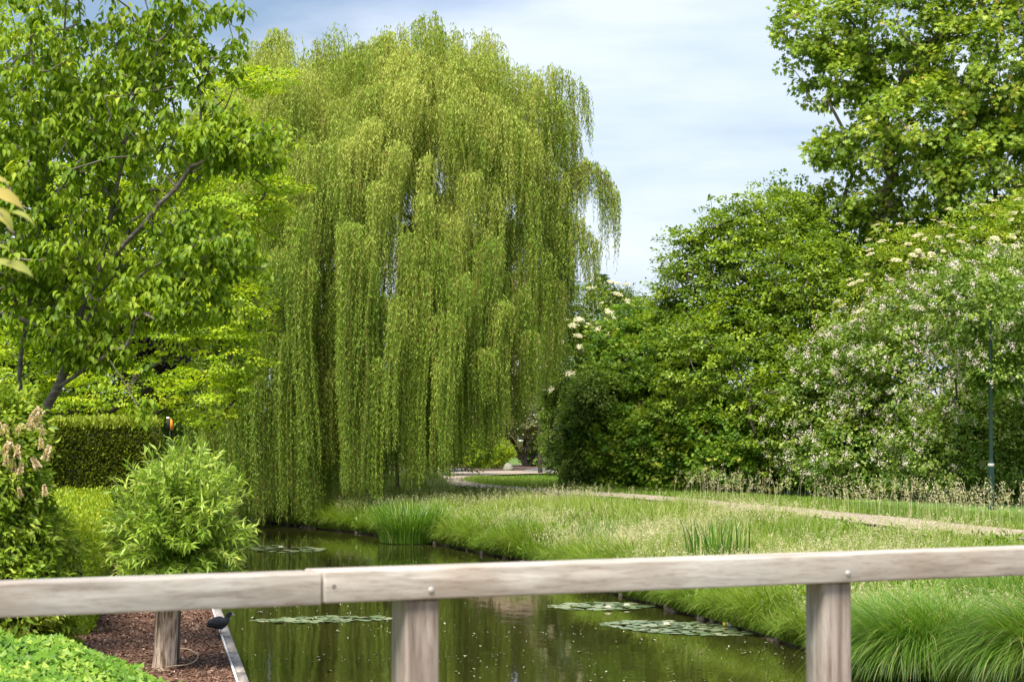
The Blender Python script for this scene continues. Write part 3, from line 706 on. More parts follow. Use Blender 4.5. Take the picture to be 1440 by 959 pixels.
# each bough tip arches outward and down, so its strands start along a falling ridge
radv = Apx[:, :2] - np.array([-3.0, 76.5]); radv = radv / np.maximum(np.linalg.norm(radv, axis=1, keepdims=True), .3)
ta = rng.normal(size=nd) * .6; radv = np.column_stack([radv[:, 0] * np.cos(ta) - radv[:, 1] * np.sin(ta), radv[:, 0] * np.sin(ta) + radv[:, 1] * np.cos(ta)])
ext = np.where(isside, .0, rng.uniform(.4, 1.6, nd) * (1 - .75 * low) * (1 + .3 * high)); ex = rng.random(ns) ** .8 * ext[kk]
A0[:, :2] += radv[kk] * (ex - ext[kk] * .45)[:, None]; A0[:, 2] += .18 - .50 * ex ** 2
az = np.arctan2(off[:, 1], off[:, 0]) + rng.normal(size=ns) * .2
r_out = np.maximum(np.linalg.norm(off, axis=1) * .55, .03)
lowz = hem(A0) + hemr[kk] + np.abs(rng.normal(size=ns)) * .35
L = Lb[kk] * (1.08 - .45 * rho) * rng.uniform(.72, 1.1, ns) * rng.uniform(.75, 1.15, (nd, NB))[kk, rid]
lowz = np.where(isside[kk], -9, lowz)
L = np.where(tocut[kk] & (rng.random(ns) < .8), np.maximum(L, A0[:, 2] - lowz), L)
L = np.minimum(L, np.maximum(A0[:, 2] - lowz + .3 * r_out, .25)); L = np.minimum(L, 8.0)
drift = rng.normal(size=(nd, 2))[kk] * .022 + rng.normal(size=(ns, 2)) * .008
ph = rng.uniform(0, 6.28, nd)[kk]
def strand(k, s):
    c = r_out[k] * .8 + .06
    e = 1 - np.exp(-s / c)
    g = np.clip(s / 2.0, 0, 1) * .68                       # gathers into its rope further down
    hx = (r_out[k] * e * np.cos(az[k]) + off[k, 0] * .0) * (1 - g) + (rope[k, 0] - off[k, 0] * .45) * g + drift[k, 0] * s + .05 * np.sin(s * 1.1 + ph[k])
    hy = (r_out[k] * e * np.sin(az[k])) * (1 - g) + (rope[k, 1] - off[k, 1] * .45) * g + drift[k, 1] * s + .05 * np.cos(s * .9 + ph[k])
    z = -(s - c * e) + .10 * np.sin(np.minimum(s / (c * 1.5), 1) * math.pi)
    return A0[k] + np.column_stack([hx, hy, z])
sp = .055
nl = np.maximum((L / sp).astype(int), 3); k = np.repeat(np.arange(ns), nl)
s = (np.arange(len(k)) - np.repeat(np.cumsum(nl) - nl, nl)) * sp + rng.random(len(k)) * .02
P = strand(k, s); print('willow strands', ns, 'leaves', len(k))
dn = np.array([0, 0, -1.]); 
lf = unit(dn * 1.0 + rdir(len(k)) * .7)
frac = s / L[k]
dt = (rng.random(nd) - .5)[kk][k] * .40
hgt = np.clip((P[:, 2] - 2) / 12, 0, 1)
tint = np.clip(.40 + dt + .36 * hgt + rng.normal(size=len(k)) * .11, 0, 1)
LL = rng.uniform(.09, .15, len(k)) * (1 - .35 * frac ** 3)
P = P + rdir(len(k)) * .018
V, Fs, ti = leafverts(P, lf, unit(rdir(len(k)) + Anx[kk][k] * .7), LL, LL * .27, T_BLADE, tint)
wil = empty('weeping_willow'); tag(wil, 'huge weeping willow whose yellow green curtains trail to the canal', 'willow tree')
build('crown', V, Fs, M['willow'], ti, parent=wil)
# the hanging twigs themselves
K = 11; tt = np.linspace(0, 1, K); kq = np.repeat(np.arange(ns), K); S = L[kq] * np.tile(tt, ns)
Pq = strand(kq, S).reshape(ns, K, 3)
aa = rng.uniform(0, np.pi, ns); sd = np.column_stack([np.cos(aa), np.sin(aa), np.zeros(ns)])
wv = (.0045 * (1 - .6 * tt))[None, :, None] * sd[:, None]
Vt = np.stack([Pq - wv, Pq + wv], 2).reshape(-1, 3); i = (np.arange(ns)[:, None] * K + np.arange(K - 1)[None]).ravel() * 2
build('twigs', Vt, [np.stack([i, i + 1, i + 3, i + 2], 1)], M['willow_twig'], parent=wil)
tb = np.array([-3.6, 77.0]); tz = gz(*tb)
roots = [[(tb[0], tb[1], tz - .2), (tb[0] - .1, tb[1], 3.0), (tb[0], tb[1], 5.0), (tb[0] + .6, tb[1], 8.5), (tb[0] + 1.2, tb[1] - .3, 12)],
         [(tb[0], tb[1], 3.2), (tb[0] - 2.0, tb[1] - .6, 6.5), (tb[0] - 3.2, tb[1], 10.5)], [(tb[0], tb[1], 3.6), (tb[0] + 2.2, tb[1] - 1, 6.5), (tb[0] + 4.0, tb[1] - 1.8, 10)],
         [(tb[0], tb[1], 4.), (tb[0] - .6, tb[1] - 2.4, 7)]]
A, B, ra, rb = grow(roots, [np.array([-3.0, 76.5, 0]) + (q - np.array([-3.0, 76.5, 0])) * np.array([.8, .8, .93]) for q in C[::4]] + [side[0]], .013, .47, .8, .25, .1, rmax=.42)
Vx, Fx, _ = tubes(A, B, ra, rb, 7); build('trunk', Vx, Fx, M['bark'], parent=wil, smooth=True)
Vx, Fx, _ = tubes(side[:-1], side[1:], np.linspace(.05, .015, 12), np.linspace(.045, .012, 12), 5)
build('limb', Vx, Fx, M['willow_twig'], parent=wil)

# ------------------------------------------------------------------ generic tree and shrub
def woody(name, label, cat, lobes, nclump, r, per, size, T, mat, wr=.6, flat=.6, droop=.3, up=.6, base=None, bark='bark_dark', rtip=.008, roots=None,
          lo=.72, hi=1.03, tvar=.25, zmin=None, inner=.55, limbs=True, group=None, front=True, svar=.3, tfun=None, trunk_r=None, targ=None):
    C, Nn = lobe_clumps(lobes, nclump, lo, hi, front)
    if zmin is None: zmin = .45
    toff = tfun(C) if tfun else None
    parts = [clump_leaves(C, Nn, r, per, size, T, wr, flat, droop, up, tvar, zmin=zmin, svar=svar, toff=toff)]
    if inner:
        Ci, Ni = lobe_clumps(lobes, int(nclump * inner), .4, .8, front)
        parts.append(clump_leaves(Ci, Ni, r * 1.4, per, size * 1.3, T, wr, flat, droop, up, tvar, zmin=zmin))
    V, Fs, ti = merge(parts)
    root = empty(name); tag(root, label, cat, group)
    build('crown', V, Fs, mat, ti, parent=root)
    if limbs:
        if roots is None:
            b = base if base is not None else np.array([*np.mean([l[0][:2] for l in lobes], axis=0)])
            z0 = gz(*b); top = max(l[0][2] for l in lobes)
            roots = [[(b[0], b[1], z0 - .1), (b[0], b[1], z0 + (top - z0) * .5)]]
        tg = C[::3] if targ is None else C[::targ]
        A, B, ra, rb = grow(roots, list(tg), rtip, .5, .5, .1, .05, rmax=trunk_r)
        Vx, Fx, _ = tubes(A, B, ra, rb, 6); build('trunk', Vx, Fx, M[bark], parent=root, smooth=True)
    return root, C, Nn
def umbel_mesh(name, k, rad, mat, h=.25):
    th = rng.uniform(0, 2 * np.pi, k); rr = rad * np.sqrt(rng.random(k))
    P = np.column_stack([rr * np.cos(th), rr * np.sin(th), rad * h * (1 - (rr / rad) ** 2) + rng.normal(size=k) * rad * .02])
    D = rdir(k) * np.array([1, 1, .2]); V, Fs, ti = leafverts(P, D, unit(np.array([0, 0, 1]) + rdir(k) * .3), rad * .42, rad * .36, T_BLADE, np.clip(rng.normal(.55, .25, k), 0, 1))
    a = np.arange(10) / 10 * 6.283; dv = np.concatenate([[[0, 0, rad * h * .8]], np.column_stack([rad * .95 * np.cos(a), rad * .95 * np.sin(a), np.full(10, rad * .02)])])
    V, Fs, ti = merge([(V, Fs, ti), (dv, [np.array([[0, 1 + q, 1 + (q + 1) % 10] for q in range(10)])], np.full(11, .3))])
    o = build(name, V, Fs, mat, ti); me = o.data; bpy.data.objects.remove(o); return me
def put_umbels(root, C, Nn, n, mes, name='flower_head', off=.22, s=(.8, 1.3), pick=None, upb=.5):
    idx = np.arange(len(C))
    if pick is not None: idx = idx[pick(C, Nn)]
    idx = rng.permutation(idx)[:n]
    for i in idx:
        o = bpy.data.objects.new(name, mes[rng.integers(len(mes))]); COL.objects.link(o); o.parent = root
        nv = Vector(unit(Nn[i] * (1 - upb) + np.array([0, -.1, upb + .2])))
        o.location = Vector(C[i] + Nn[i] * off + np.array([0, 0, .06])); o.rotation_mode = 'QUATERNION'
        o.rotation_quaternion = nv.to_track_quat('Z', 'Y'); k = rng.uniform(*s); o.scale = (k, k, k)

# right: plane tree
PL = [lobe(1125, 40, 80, 1.2, 1.2, 1.2), lobe(1180, 110, 80, 1.4, 1.5, 1.2), lobe(1250, 30, 80, 2.4, 2.2, 2.0), lobe(1290, 170, 79, 2.3, 2.2, 2.0), lobe(1180, 215, 80, 1.1, 1.2, .7),
      lobe(1400, 80, 79, 2.8, 2.6, 2.6), lobe(1390, 250, 79, 2.5, 2.4, 2.0), lobe(1250, 290, 80, 1.6, 1.6, 1.3), lobe(1180, 300, 81, 1.1, 1.2, 1.0), lobe(1500, 170, 80, 3, 2.8, 3.4),
      lobe(1400, -90, 80, 3.6, 3, 2.2), lobe(1270, -70, 81, 2.4, 2.4, 1.4), lobe(1560, 320, 80, 2.4, 2.4, 2.4), lobe(1330, 350, 81, 2.2, 2, 1.5), lobe(1215, 360, 82, 1.5, 1.6, 1.3), lobe(1450, 370, 81, 2.2, 2, 1.5)]
b = at(1410, 600, 81); 
roots = [[(b[0], b[1], .6), (b[0] + .1, b[1], 6), (b[0] - .2, b[1], 11), (b[0], b[1], 16)], [(b[0], b[1], 6.), tuple(at(1330, 250, 80)), tuple(at(1250, 120, 80)), tuple(at(1150, 60, 80))],
         [(b[0], b[1], 8), tuple(at(1480, 150, 80))]]
woody('plane_tree', 'tall plane tree with large lobed leaves rising above the flowering thicket', 'plane tree', PL, 2100, .40, 36, .14, T_MAPLE, M['plane'], wr=1.0, flat=.7, droop=.5, up=.35,
      roots=roots, bark='bark', rtip=.012, lo=.45, hi=1.08, inner=.12, trunk_r=.3, targ=2, tvar=.3)

# right: shrubs of the hedge bank, back to front
r_, C, Nn = woody('hornbeam_tree', 'tall dense deep green tree in the middle of the hedge, against the sky', 'tree',
      [lobe(1075, 385, 80, 2.3, 2.2, 2.7), lobe(1000, 420, 81, 1.9, 2, 2.6), lobe(955, 470, 82, 1.0, 1.3, 1.7), lobe(1140, 440, 78, 2.1, 2, 2.5), lobe(1040, 530, 78, 2.8, 2, 2.6), lobe(1140, 590, 76, 2.1, 1.8, 2.3), lobe(1110, 320, 81, 1.3, 1.3, 1.4)],
      1900, .30, 34, .105, T_BROAD, M['hazel'], flat=.45, wr=.75, lo=.8, hi=1.12, tvar=.35)
_, C, Nn = woody('elder_bush', 'elder bush with flat cream flower heads beside the right edge of the willow', 'elder bush',
      [lobe(835, 450, 86, 1.5, 1.5, 1.3), lobe(800, 520, 85, 1.1, 1.3, 1.7), lobe(880, 440, 86, .9, 1, .8), lobe(815, 600, 85, 1.2, 1.3, 2.2)], 620, .28, 30, .10, T_BROAD, M['deep'], wr=.5, lo=.8, tvar=.4)
um = [umbel_mesh('flower_head', 46, .13, M['cream']) for _ in range(4)]; uf = [umbel_mesh('flower_head', 46, .13, M['fawn']) for _ in range(3)]
put_umbels(_, C, Nn, 78, um + uf[:1], pick=lambda c, n_: (n_[:, 1] < .1) & (c[:, 2] > 4.2), upb=.45)
woody('field_maple', 'bright green field maple bushes at the left end of the hedge behind the path', 'field maple',
      [lobe(895, 500, 83, 1.6, 1.5, 1.7), lobe(940, 540, 81, 1.8, 1.6, 2.2), lobe(850, 600, 81.5, 1.3, 1.4, 2.0), lobe(960, 630, 79, 1.8, 1.5, 1.7), lobe(1045, 630, 77, 1.8, 1.4, 1.8), lobe(890, 640, 80, 1.4, 1.3, 1.5)],
      1900, .26, 32, .095, T_MAPLE, M['maple'], wr=.9, flat=.65, lo=.78, hi=1.1, tvar=.4)
r_, C, Nn = woody('viburnum_shrub', 'shrub with greyish green leaves at the left tip of the hedge beside the path', 'shrub',
      [lobe(835, 560, 80.5, .9, 1.0, 1.1), lobe(842, 655, 81, 1.15, 1.1, 1.2), lobe(815, 620, 82, .8, 1.0, 1.6)], 520, .24, 28, .10, T_BROAD, M['bramble'], wr=.6, tvar=.4)
r_, C, Nn = woody('elder_bush', 'large elder with faded fawn flower heads below the plane tree', 'elder bush',
      [lobe(1300, 400, 76, 2.0, 1.8, 1.7), lobe(1400, 360, 76, 2.2, 1.8, 1.5), lobe(1500, 340, 76, 2.2, 1.8, 1.8), lobe(1235, 440, 76, 1.3, 1.4, 1.3)], 950, .28, 30, .11, T_BROAD, M['elder'], wr=.42, flat=.5, lo=.85, hi=1.08, tvar=.35)
put_umbels(r_, C, Nn, 98, um[:1] + uf + uf, pick=lambda c, n_: (n_[:, 1] < .0) & (n_[:, 2] > .05), upb=.5, s=(.65, 1.1))
r_, C, Nn = woody('bramble_thicket', 'broad bramble thicket covered in small pinkish white blossom behind the lamp post', 'bramble thicket',
      [lobe(1200, 560, 74.5, 1.9, 1.6, 2.3), lobe(1300, 530, 73, 2.4, 1.7, 2.9), lobe(1420, 500, 72, 2.5, 1.8, 3.0), lobe(1550, 480, 71, 2.6, 1.8, 3.3), lobe(1380, 630, 70.5, 2.6, 1.4, 1.7), lobe(1220, 640, 73, 2.0, 1.4, 1.6), lobe(1500, 640, 69.5, 2.4, 1.3, 1.8), lobe(1140, 600, 75, 1.2, 1.2, 1.6), lobe(1400, 430, 66.5, 1.9, 2.5, 1.5), lobe(1400, 515, 65.9, .9, 1.4, .8)],
      2600, .31, 36, .10, T_BROAD, M['bramble'], wr=.72, flat=.6, lo=.78, hi=1.12, tvar=.4, inner=.45, rtip=.003)
# blossom sprays, gathered in drifts
fx = np.column_stack([C[:, 0] * 1.0, C[:, 2]]); dr_ = vnoise(fx, 1.3, 44)
pxc = 720 + F * C[:, 0] / C[:, 1]; pyc = 575 - F * (C[:, 2] - CAMZ) / C[:, 1]
dens = 1.4 * np.exp(-((pxc - (1200 + (560 - pyc) * .9)) / 140) ** 2) + .3
sel = (Nn[:, 1] < .2) & (C[:, 2] > 1.6) & (rng.random(len(C)) < dens * np.clip((dr_ - .18) * 2.4, 0, 1)) & (pyc < 665)
Cs, Ns_ = C[sel], Nn[sel]; k = np.repeat(np.arange(len(Cs)), 28); m_ = len(k)
off = rdir(len(Cs))[k] * .12
P = Cs[k] + Ns_[k] * (.20 + rng.random((m_, 1)) * .14) + off + rdir(m_) * rng.random((m_, 1)) * .13
V, Fs, ti = leafverts(P, rdir(m_), unit(Ns_[k] + rdir(m_) * .6), rng.uniform(.03, .055, m_), rng.uniform(.03, .045, m_), T_BLADE, np.clip(rng.normal(.55, .25, m_), 0, 1))
tag(build('blossom', V, Fs, M['pinkwhite'], ti, parent=r_), kind='stuff')
put_umbels(r_, C, Nn, 42, um, pick=lambda c, n_: (n_[:, 1] < .1) & (c[:, 2] > 6.0), upb=.5)

# ------------------------------------------------------------------ beyond the path
woody('multi_stem_tree', 'small grey leaved tree with several bare stems in front of the brick house', 'tree',
      [lobe(722, 560, 112, 1.3, 1.3, 1.5), lobe(750, 585, 112, 1.2, 1.2, 1.1), lobe(705, 590, 112, 1.2, 1.2, .9)], 420, .3, 26, .10, T_BROAD, M['greytree'],
      roots=[[tuple(at(738, 657, 112)), tuple(at(726, 628, 112)), tuple(at(708, 600, 112))], [tuple(at(740, 657, 112)), tuple(at(738, 620, 112))], [tuple(at(744, 657, 112)), tuple(at(760, 620, 112.5)), tuple(at(778, 606, 112))]], rtip=.012, trunk_r=.2)
woody('garden_shrub', 'yellow green shrub left of the bare stemmed tree', 'shrub', [lobe(690, 637, 109, 1.0, .8, .75), lobe(665, 630, 110, 1.0, .8, 1.0)], 260, .2, 24, .09, T_BROAD, M['lime'], limbs=False, zmin=.8)
woody('garden_shrub', 'dark green rounded shrub right of the bare stemmed tree', 'shrub', [lobe(768, 640, 113, 1.2, .8, .8), lobe(795, 630, 113, 1.0, .8, 1.0)], 220, .2, 24, .09, T_BROAD, M['deep'], limbs=False, zmin=.8)
woody('holly_tree', 'nearly black evergreen filling the gap behind the tip of the hedge', 'evergreen tree', [lobe(800, 520, 98, 1.5, 1.4, 2.6), lobe(795, 610, 96, 1.1, 1.2, 1.9), lobe(690, 470, 105, 2.0, 1.5, 1.5)], 520, .32, 24, .10, T_BROAD, M['deep'], zmin=.8)
# blue conifer
cb = at(846, 470, 104); root = empty('blue_conifer'); tag(root, 'bluish conifer tip showing above the elder at the willow edge', 'conifer')
n = 5200; hz = rng.random(n) ** 1.3; ang = rng.uniform(0, 6.28, n); top = at(846, 388, 104)[2]; rr = (1 - hz) * 2.6 * (.4 + .6 * rng.random(n)) + .05
P = np.column_stack([cb[0] + rr * np.cos(ang), cb[1] + rr * np.sin(ang), 1.5 + hz * (top - 1.5) - rr * .15])
V, Fs, ti = leafverts(P, np.column_stack([np.cos(ang), np.sin(ang), np.full(n, .25)]), unit(np.array([0, 0, 1]) + rdir(n) * .4), .34, .09, T_BLADE, np.clip(rng.normal(.5, .2, n), 0, 1))
build('crown', V, Fs, M['conifer'], ti, parent=root)
Vx, Fx, _ = tubes([[cb[0], cb[1], .7]], [[cb[0], cb[1], top - .1]], [.16], [.02]); build('trunk', Vx, Fx, M['bark_dark'], parent=root)
woody('laurel_bush', 'dark glossy bushes on the far bank behind the willow curtain', 'bushes',
      [lobe(300, 660, 86, 2.2, 1.5, 2.2), lobe(390, 670, 88, 2.2, 1.5, 2.2), lobe(470, 650, 88, 2.0, 1.5, 2.4), lobe(550, 630, 90, 2.2, 1.5, 2.6), lobe(620, 600, 96, 2.0, 1.5, 3.4), lobe(240, 600, 84, 2, 1.5, 3), lobe(650, 655, 118, 2, 1, 1.2), lobe(790, 640, 119, 1.8, 1, 1.2)], 900, .34, 26, .13, T_BROAD, M['deep'], limbs=False)
# rocks
def rock(c, r, label, mat):
    import bmesh
    bm = bmesh.new(); bmesh.ops.create_icosphere(bm, subdivisions=3, radius=1)
    sd_ = rng.uniform(0, 9, 3)
    for v in bm.verts:
        q = v.co; f = 1 + .12 * math.sin(q.x * 3 + sd_[0]) + .1 * math.sin(q.y * 4 + sd_[1]) + .08 * math.sin(q.z * 5 + sd_[2])
        v.co = Vector((q.x * r[0] * f, q.y * r[1] * f, q.z * r[2] * f))
    me = bpy.data.meshes.new('boulder'); bm.to_mesh(me); bm.free(); me.materials.append(mat)
    for p_ in me.polygons: p_.use_smooth = True
    o = bpy.data.objects.new('boulder', me); COL.objects.link(o); o.location = c; tag(o, label, 'boulder'); return o
stone = basicmat('pale_stone', [(.3, (.16, .15, .11)), (.7, (.28, .26, .20))], 3, bump=.4); stone2 = basicmat('grey_stone', [(.3, (.07, .07, .07)), (.7, (.15, .15, .15))], 3, bump=.4)
c = atz(715, 662, .85); rock((c[0], c[1], .95), (.27, .25, .22), 'rounded pale boulder on the far bed before the bare stemmed tree', stone)
c = atz(767, 663, .85); rock((c[0], c[1], .88), (.95, .4, .14), 'long low grey boulder right of the pale one', stone2)
c = atz(645, 662, .85); rock((c[0], c[1], .86), (.6, .4, .09), 'low grey boulder near the left bend of the path, against the willow', stone2)

# brick house
def house():
    root = empty('brick_house'); tag(root, 'pinkish brick house glimpsed behind the far trees', 'house')
    y0, y1 = 134., 144.; x0, x1 = -4.9, 2.2; z0, ez = .7, 8.6
    m, n = newmat('brick'); bt = N(n, 'ShaderNodeTexBrick'); tcx = N(n, 'ShaderNodeTexCoord')
    mp = N(n, 'ShaderNodeMapping'); mp.inputs['Rotation'].default_value = (R(90), 0, 0); n.links.new(tcx.outputs['Object'], mp.inputs[0])
    sx = N(n, 'ShaderNodeSeparateXYZ'); cx = N(n, 'ShaderNodeCombineXYZ'); n.links.new(tcx.outputs['Object'], sx.inputs[0])
    ax = N(n, 'ShaderNodeMath', operation='ADD'); n.links.new(sx.outputs[0], ax.inputs[0]); n.links.new(sx.outputs[1], ax.inputs[1])
    n.links.new(ax.outputs[0], cx.inputs[0]); n.links.new(sx.outputs[2], cx.inputs[1]); n.links.new(cx.outputs[0], bt.inputs[0])
    bt.inputs['Scale'].default_value = 1; bt.inputs['Brick Width'].default_value = .22; bt.inputs['Row Height'].default_value = .065; bt.inputs['Mortar Size'].default_value = .01
    bt.inputs['Color1'].default_value = (.42, .19, .13, 1); bt.inputs['Color2'].default_value = (.33, .15, .11, 1); bt.inputs['Mortar'].default_value = (.45, .40, .36, 1)
    p = N(n, 'ShaderNodeBsdfPrincipled'); p.inputs['Roughness'].default_value = .9; n.links.new(bt.outputs[0], p.inputs['Base Color'])
    o_ = N(n, 'ShaderNodeOutputMaterial'); n.links.new(p.outputs[0], o_.inputs[0])
    V, Fs, _ = box((x0, y0, z0 - .3), (x1, y1, ez)); gab = np.array([[x1, y0, ez], [x1, y1, ez], [x1, (y0 + y1) / 2, ez + 2.4], [x0, y0, ez], [x0, y1, ez], [x0, (y0 + y1) / 2, ez + 2.4]])
    V = np.concatenate([V, gab]); build('wall', V, Fs + [np.array([[8, 9, 10], [11, 13, 12]])], m, parent=root)
    rm = basicmat('roof_tile', [(.3, (.12, .07, .055)), (.7, (.22, .13, .10))], 3, vscale=(1, 6, 6))
    ym = (y0 + y1) / 2
    V = np.array([[x0 - .3, y0 - .5, ez - .2], [x1 + .3, y0 - .5, ez - .2], [x1 + .3, ym, ez + 2.55], [x0 - .3, ym, ez + 2.55], [x1 + .3, y1 + .5, ez - .2], [x0 - .3, y1 + .5, ez - .2]])
    V2 = V + [0, 0, .15]
    build('roof', np.concatenate([V, V2]), [np.array([[0, 1, 2, 3], [3, 2, 4, 5], [6, 7, 8, 9], [9, 8, 10, 11], [0, 1, 7, 6], [5, 4, 10, 11], [1, 2, 8, 7], [2, 4, 10, 8], [0, 3, 9, 6], [3, 5, 11, 9]])], rm, parent=root)
    white = basicmat('white_paint', [(.3, (.70, .70, .68)), (.7, (.80, .80, .78))], 2)
    gl, n = newmat('window_glass'); p = N(n, 'ShaderNodeBsdfPrincipled'); p.inputs['Base Color'].default_value = (.04, .05, .055, 1); p.inputs['Roughness'].default_value = .06
    o_ = N(n, 'ShaderNodeOutputMaterial'); n.links.new(p.outputs[0], o_.inputs[0])
    for (wx, wz, ww, wh) in [(-3.2, 1.7, 1.6, 1.5), (.9, 1.7, 1.2, 1.5), (-3.2, 5, 1.6, 1.4), (.9, 5, 1.2, 1.4)]:
        fr = []
        for c0, c1 in (((wx - ww / 2, y0 - .05, wz), (wx - ww / 2 + .09, y0 - .002, wz + wh)), ((wx + ww / 2 - .09, y0 - .05, wz), (wx + ww / 2, y0 - .002, wz + wh)),
                       ((wx - ww / 2 + .09, y0 - .05, wz + wh - .09), (wx + ww / 2 - .09, y0 - .002, wz + wh)), ((wx - ww / 2 + .09, y0 - .05, wz), (wx + ww / 2 - .09, y0 - .002, wz + .09)),
                       ((wx - .04, y0 - .045, wz + .09), (wx + .04, y0 - .002, wz + wh - .09))): fr.append(box(c0, c1))
        V, Fs, _ = merge(fr); w = build('window', V, Fs, white, parent=root)
        V, Fs, _ = box((wx - ww / 2 + .09, y0 - .02, wz + .09), (wx + ww / 2 - .09, y0 - .003, wz + wh - .09)); build('pane', V, Fs, gl, parent=w)
    V, Fs, _ = box((-1.5, y0 - .06, .7), (-.5, y0 - .002, 2.8)); build('door', V, Fs, white, parent=root)
    V, Fs, _ = box((-2, ym - .4, ez + 1.8), (-1.2, ym + .4, ez + 3.4)); build('chimney', V, Fs, m, parent=root)
house()

# ------------------------------------------------------------------ left side
woody('bright_maple', 'acid yellow green tree behind the cherry, with flat layered sprays', 'tree',
      [lobe(230, 150, 53, 1.69, 1.54, 1.36), lobe(330, 260, 52, 1.13, 1.32, 1.24), lobe(110, 230, 54, 1.92, 1.54, 1.81), lobe(240, 330, 53, 1.69, 1.54, 1.36), lobe(90, 420, 54, 1.69, 1.54, 1.47), lobe(250, 450, 53, 1.24, 1.32, 0.90),
       lobe(330, 500, 52, 0.68, 0.88, 0.68), lobe(170, 545, 53, 1.47, 1.21, 0.79), lobe(285, 560, 52, 0.90, 0.99, 0.62), lobe(20, 520, 54, 1.36, 1.21, 1.36), lobe(370, 110, 52, 0.68, 0.77, 0.28), lobe(370, 260, 52, 0.62, 0.77, 0.23), lobe(150, 330, 53, 1.58, 1.43, 1.36), lobe(330, 430, 52, 0.79, 0.99, 0.90), lobe(10, 130, 54, 1.69, 1.54, 2.03)],
      2300, .28, 34, .070, T_BROAD, M['lime'], wr=.8, flat=.22, up=1.0, droop=.15, lo=.6, hi=1.15, base=np.array([-9.4, 55.]), rtip=.006, inner=.15, trunk_r=.12, tvar=.35)
woody('garden_tree', 'mid green tree filling the back of the left garden', 'tree',
      [lobe(60, 330, 62, 3.0, 2.4, 3.2), lobe(230, 400, 63, 2.6, 2.2, 2.8), lobe(150, 520, 60, 2.6, 2.0, 2.2)     , lobe(-20, 500, 60, 2.4, 2, 2.4)], 1100, .4, 26, .13, T_BROAD, M['deep'], wr=.7, lo=.75, tvar=.4)
woody('purple_plum', 'dark purple leaved plum showing through a gap left of the willow', 'plum tree', [lobe(205, 475, 57, .75, .6, .55), lobe(232, 495, 57, .6, .5, .45)], 190, .22, 24, .08, T_BROAD, M['plum'], base=np.array([-9.2, 58.5]))

# clipped hedges
def boxhedge(name, label, cat, quad, z0, z1, mat, n, size, wr=.5, rough=.07, round_=.15, topt=.3, T=T_BLADE, fuzz=.0):
    """quad: four ground corners"""
    q = np.array(quad, float); pts, nor, tn = [], [], []
    faces = []
    for i in range(4):
        a, b = q[i], q[(i + 1) % 4]; L_ = np.linalg.norm(b - a); faces.append(('s', a, b, L_ * (z1 - z0) * (.25 if (a + b)[1] / 2 > q[:, 1].mean() + .4 * np.ptp(q[:, 1]) * (np.ptp(q[:, 1]) > 4) + .3 * (np.ptp(q[:, 1]) <= 4) or i == 3 and False else 1)))
    at_ = np.linalg.norm(q[1] - q[0]) * np.linalg.norm(q[2] - q[1]); faces.append(('t', None, None, at_ * 1.4))
    cen = q.mean(0); tot = sum(f[3] for f in faces)
    for kind, a, b, ar in faces:
        k = int(n * ar / tot)
        if kind == 's':
            t = rng.random(k); g = a + (b - a) * t[:, None]; z = rng.uniform(z0, z1, k); e = (b - a) / np.linalg.norm(b - a); nn_ = np.array([e[1], -e[0]])
            if nn_ @ ((a + b) / 2 - cen) < 0: nn_ = -nn_
            inset = round_ * np.clip((z - (z1 - .25)) / .25, 0, 1) ** 2
            bump = .10 * (vnoise(np.column_stack([g @ e, z]), .5, 5) - .5)
            g = g - nn_ * (inset - bump)[:, None]; pts.append(np.column_stack([g, z])); nor.append(np.tile([nn_[0], nn_[1], .25], (k, 1))); tn.append(np.zeros(k))
        else:
            u, v = rng.random(k), rng.random(k); g = (q[0] * (1 - u)[:, None] + q[1] * u[:, None]) * (1 - v)[:, None] + (q[3] * (1 - u)[:, None] + q[2] * u[:, None]) * v[:, None]
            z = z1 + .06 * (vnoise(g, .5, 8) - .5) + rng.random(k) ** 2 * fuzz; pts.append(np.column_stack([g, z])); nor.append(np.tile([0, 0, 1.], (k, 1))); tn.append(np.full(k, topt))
    P, Nn, tn = map(np.concatenate, (pts, nor, tn)); m_ = len(P)
    P = P + rdir(m_) * rough * rng.random((m_, 1)) - unit(Nn) * rng.random((m_, 1)) * .10
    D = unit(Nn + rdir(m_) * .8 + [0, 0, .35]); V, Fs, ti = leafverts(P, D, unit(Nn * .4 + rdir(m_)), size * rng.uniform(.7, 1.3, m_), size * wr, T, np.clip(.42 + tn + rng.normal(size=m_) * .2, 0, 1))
    root = empty(name); tag(root, label, cat); build('foliage', V, Fs, mat, ti, parent=root)
    s = .90; qi = cen + (q - cen) * s
    Vb = np.concatenate([np.column_stack([qi, np.full(4, z0 - .1)]), np.column_stack([qi, np.full(4, z1 - .16)])])
    build('shade_core', Vb, [np.array([[0, 3, 2, 1], [4, 5, 6, 7], [0, 1, 5, 4], [1, 2, 6, 5], [2, 3, 7, 6], [3, 0, 4, 7]])], basicmat('hedge_inner_shade', [(.3, (.015, .022, .008)), (.7, (.035, .045, .015))], 6), parent=root)  # solid dark box standing in for the shaded inside of the hedge
    return root
c0, c1 = at(62, 600, 46), at(225, 606, 50)
boxhedge('clipped_hedge', 'tall dark clipped hedge with a sunlit flat top behind the yellow one', 'hedge', [(c0[0] - 3.5, c0[1]), (c1[0], c1[1] - 1.6), (c1[0], c1[1]), (c0[0] - 3.5, c0[1] + 1.4)], .5, 3.18, M['yew'], 90000, .085, .42, topt=.5, fuzz=.12)  # top leaves tinted paler: fresh growth, and sunlight put into the colour
boxhedge('clipped_hedge', 'low rounded yellow green clipped hedge along the bark chip strip', 'hedge', [(hedge_line(33) + .05, 33), (hedge_line(50), 50), (hedge_line(50) - 1.9, 50), (hedge_line(33) - 1.9, 33)], .4, 1.85, M['box'], 90000, .065, .5, rough=.13, round_=.35, topt=.2)
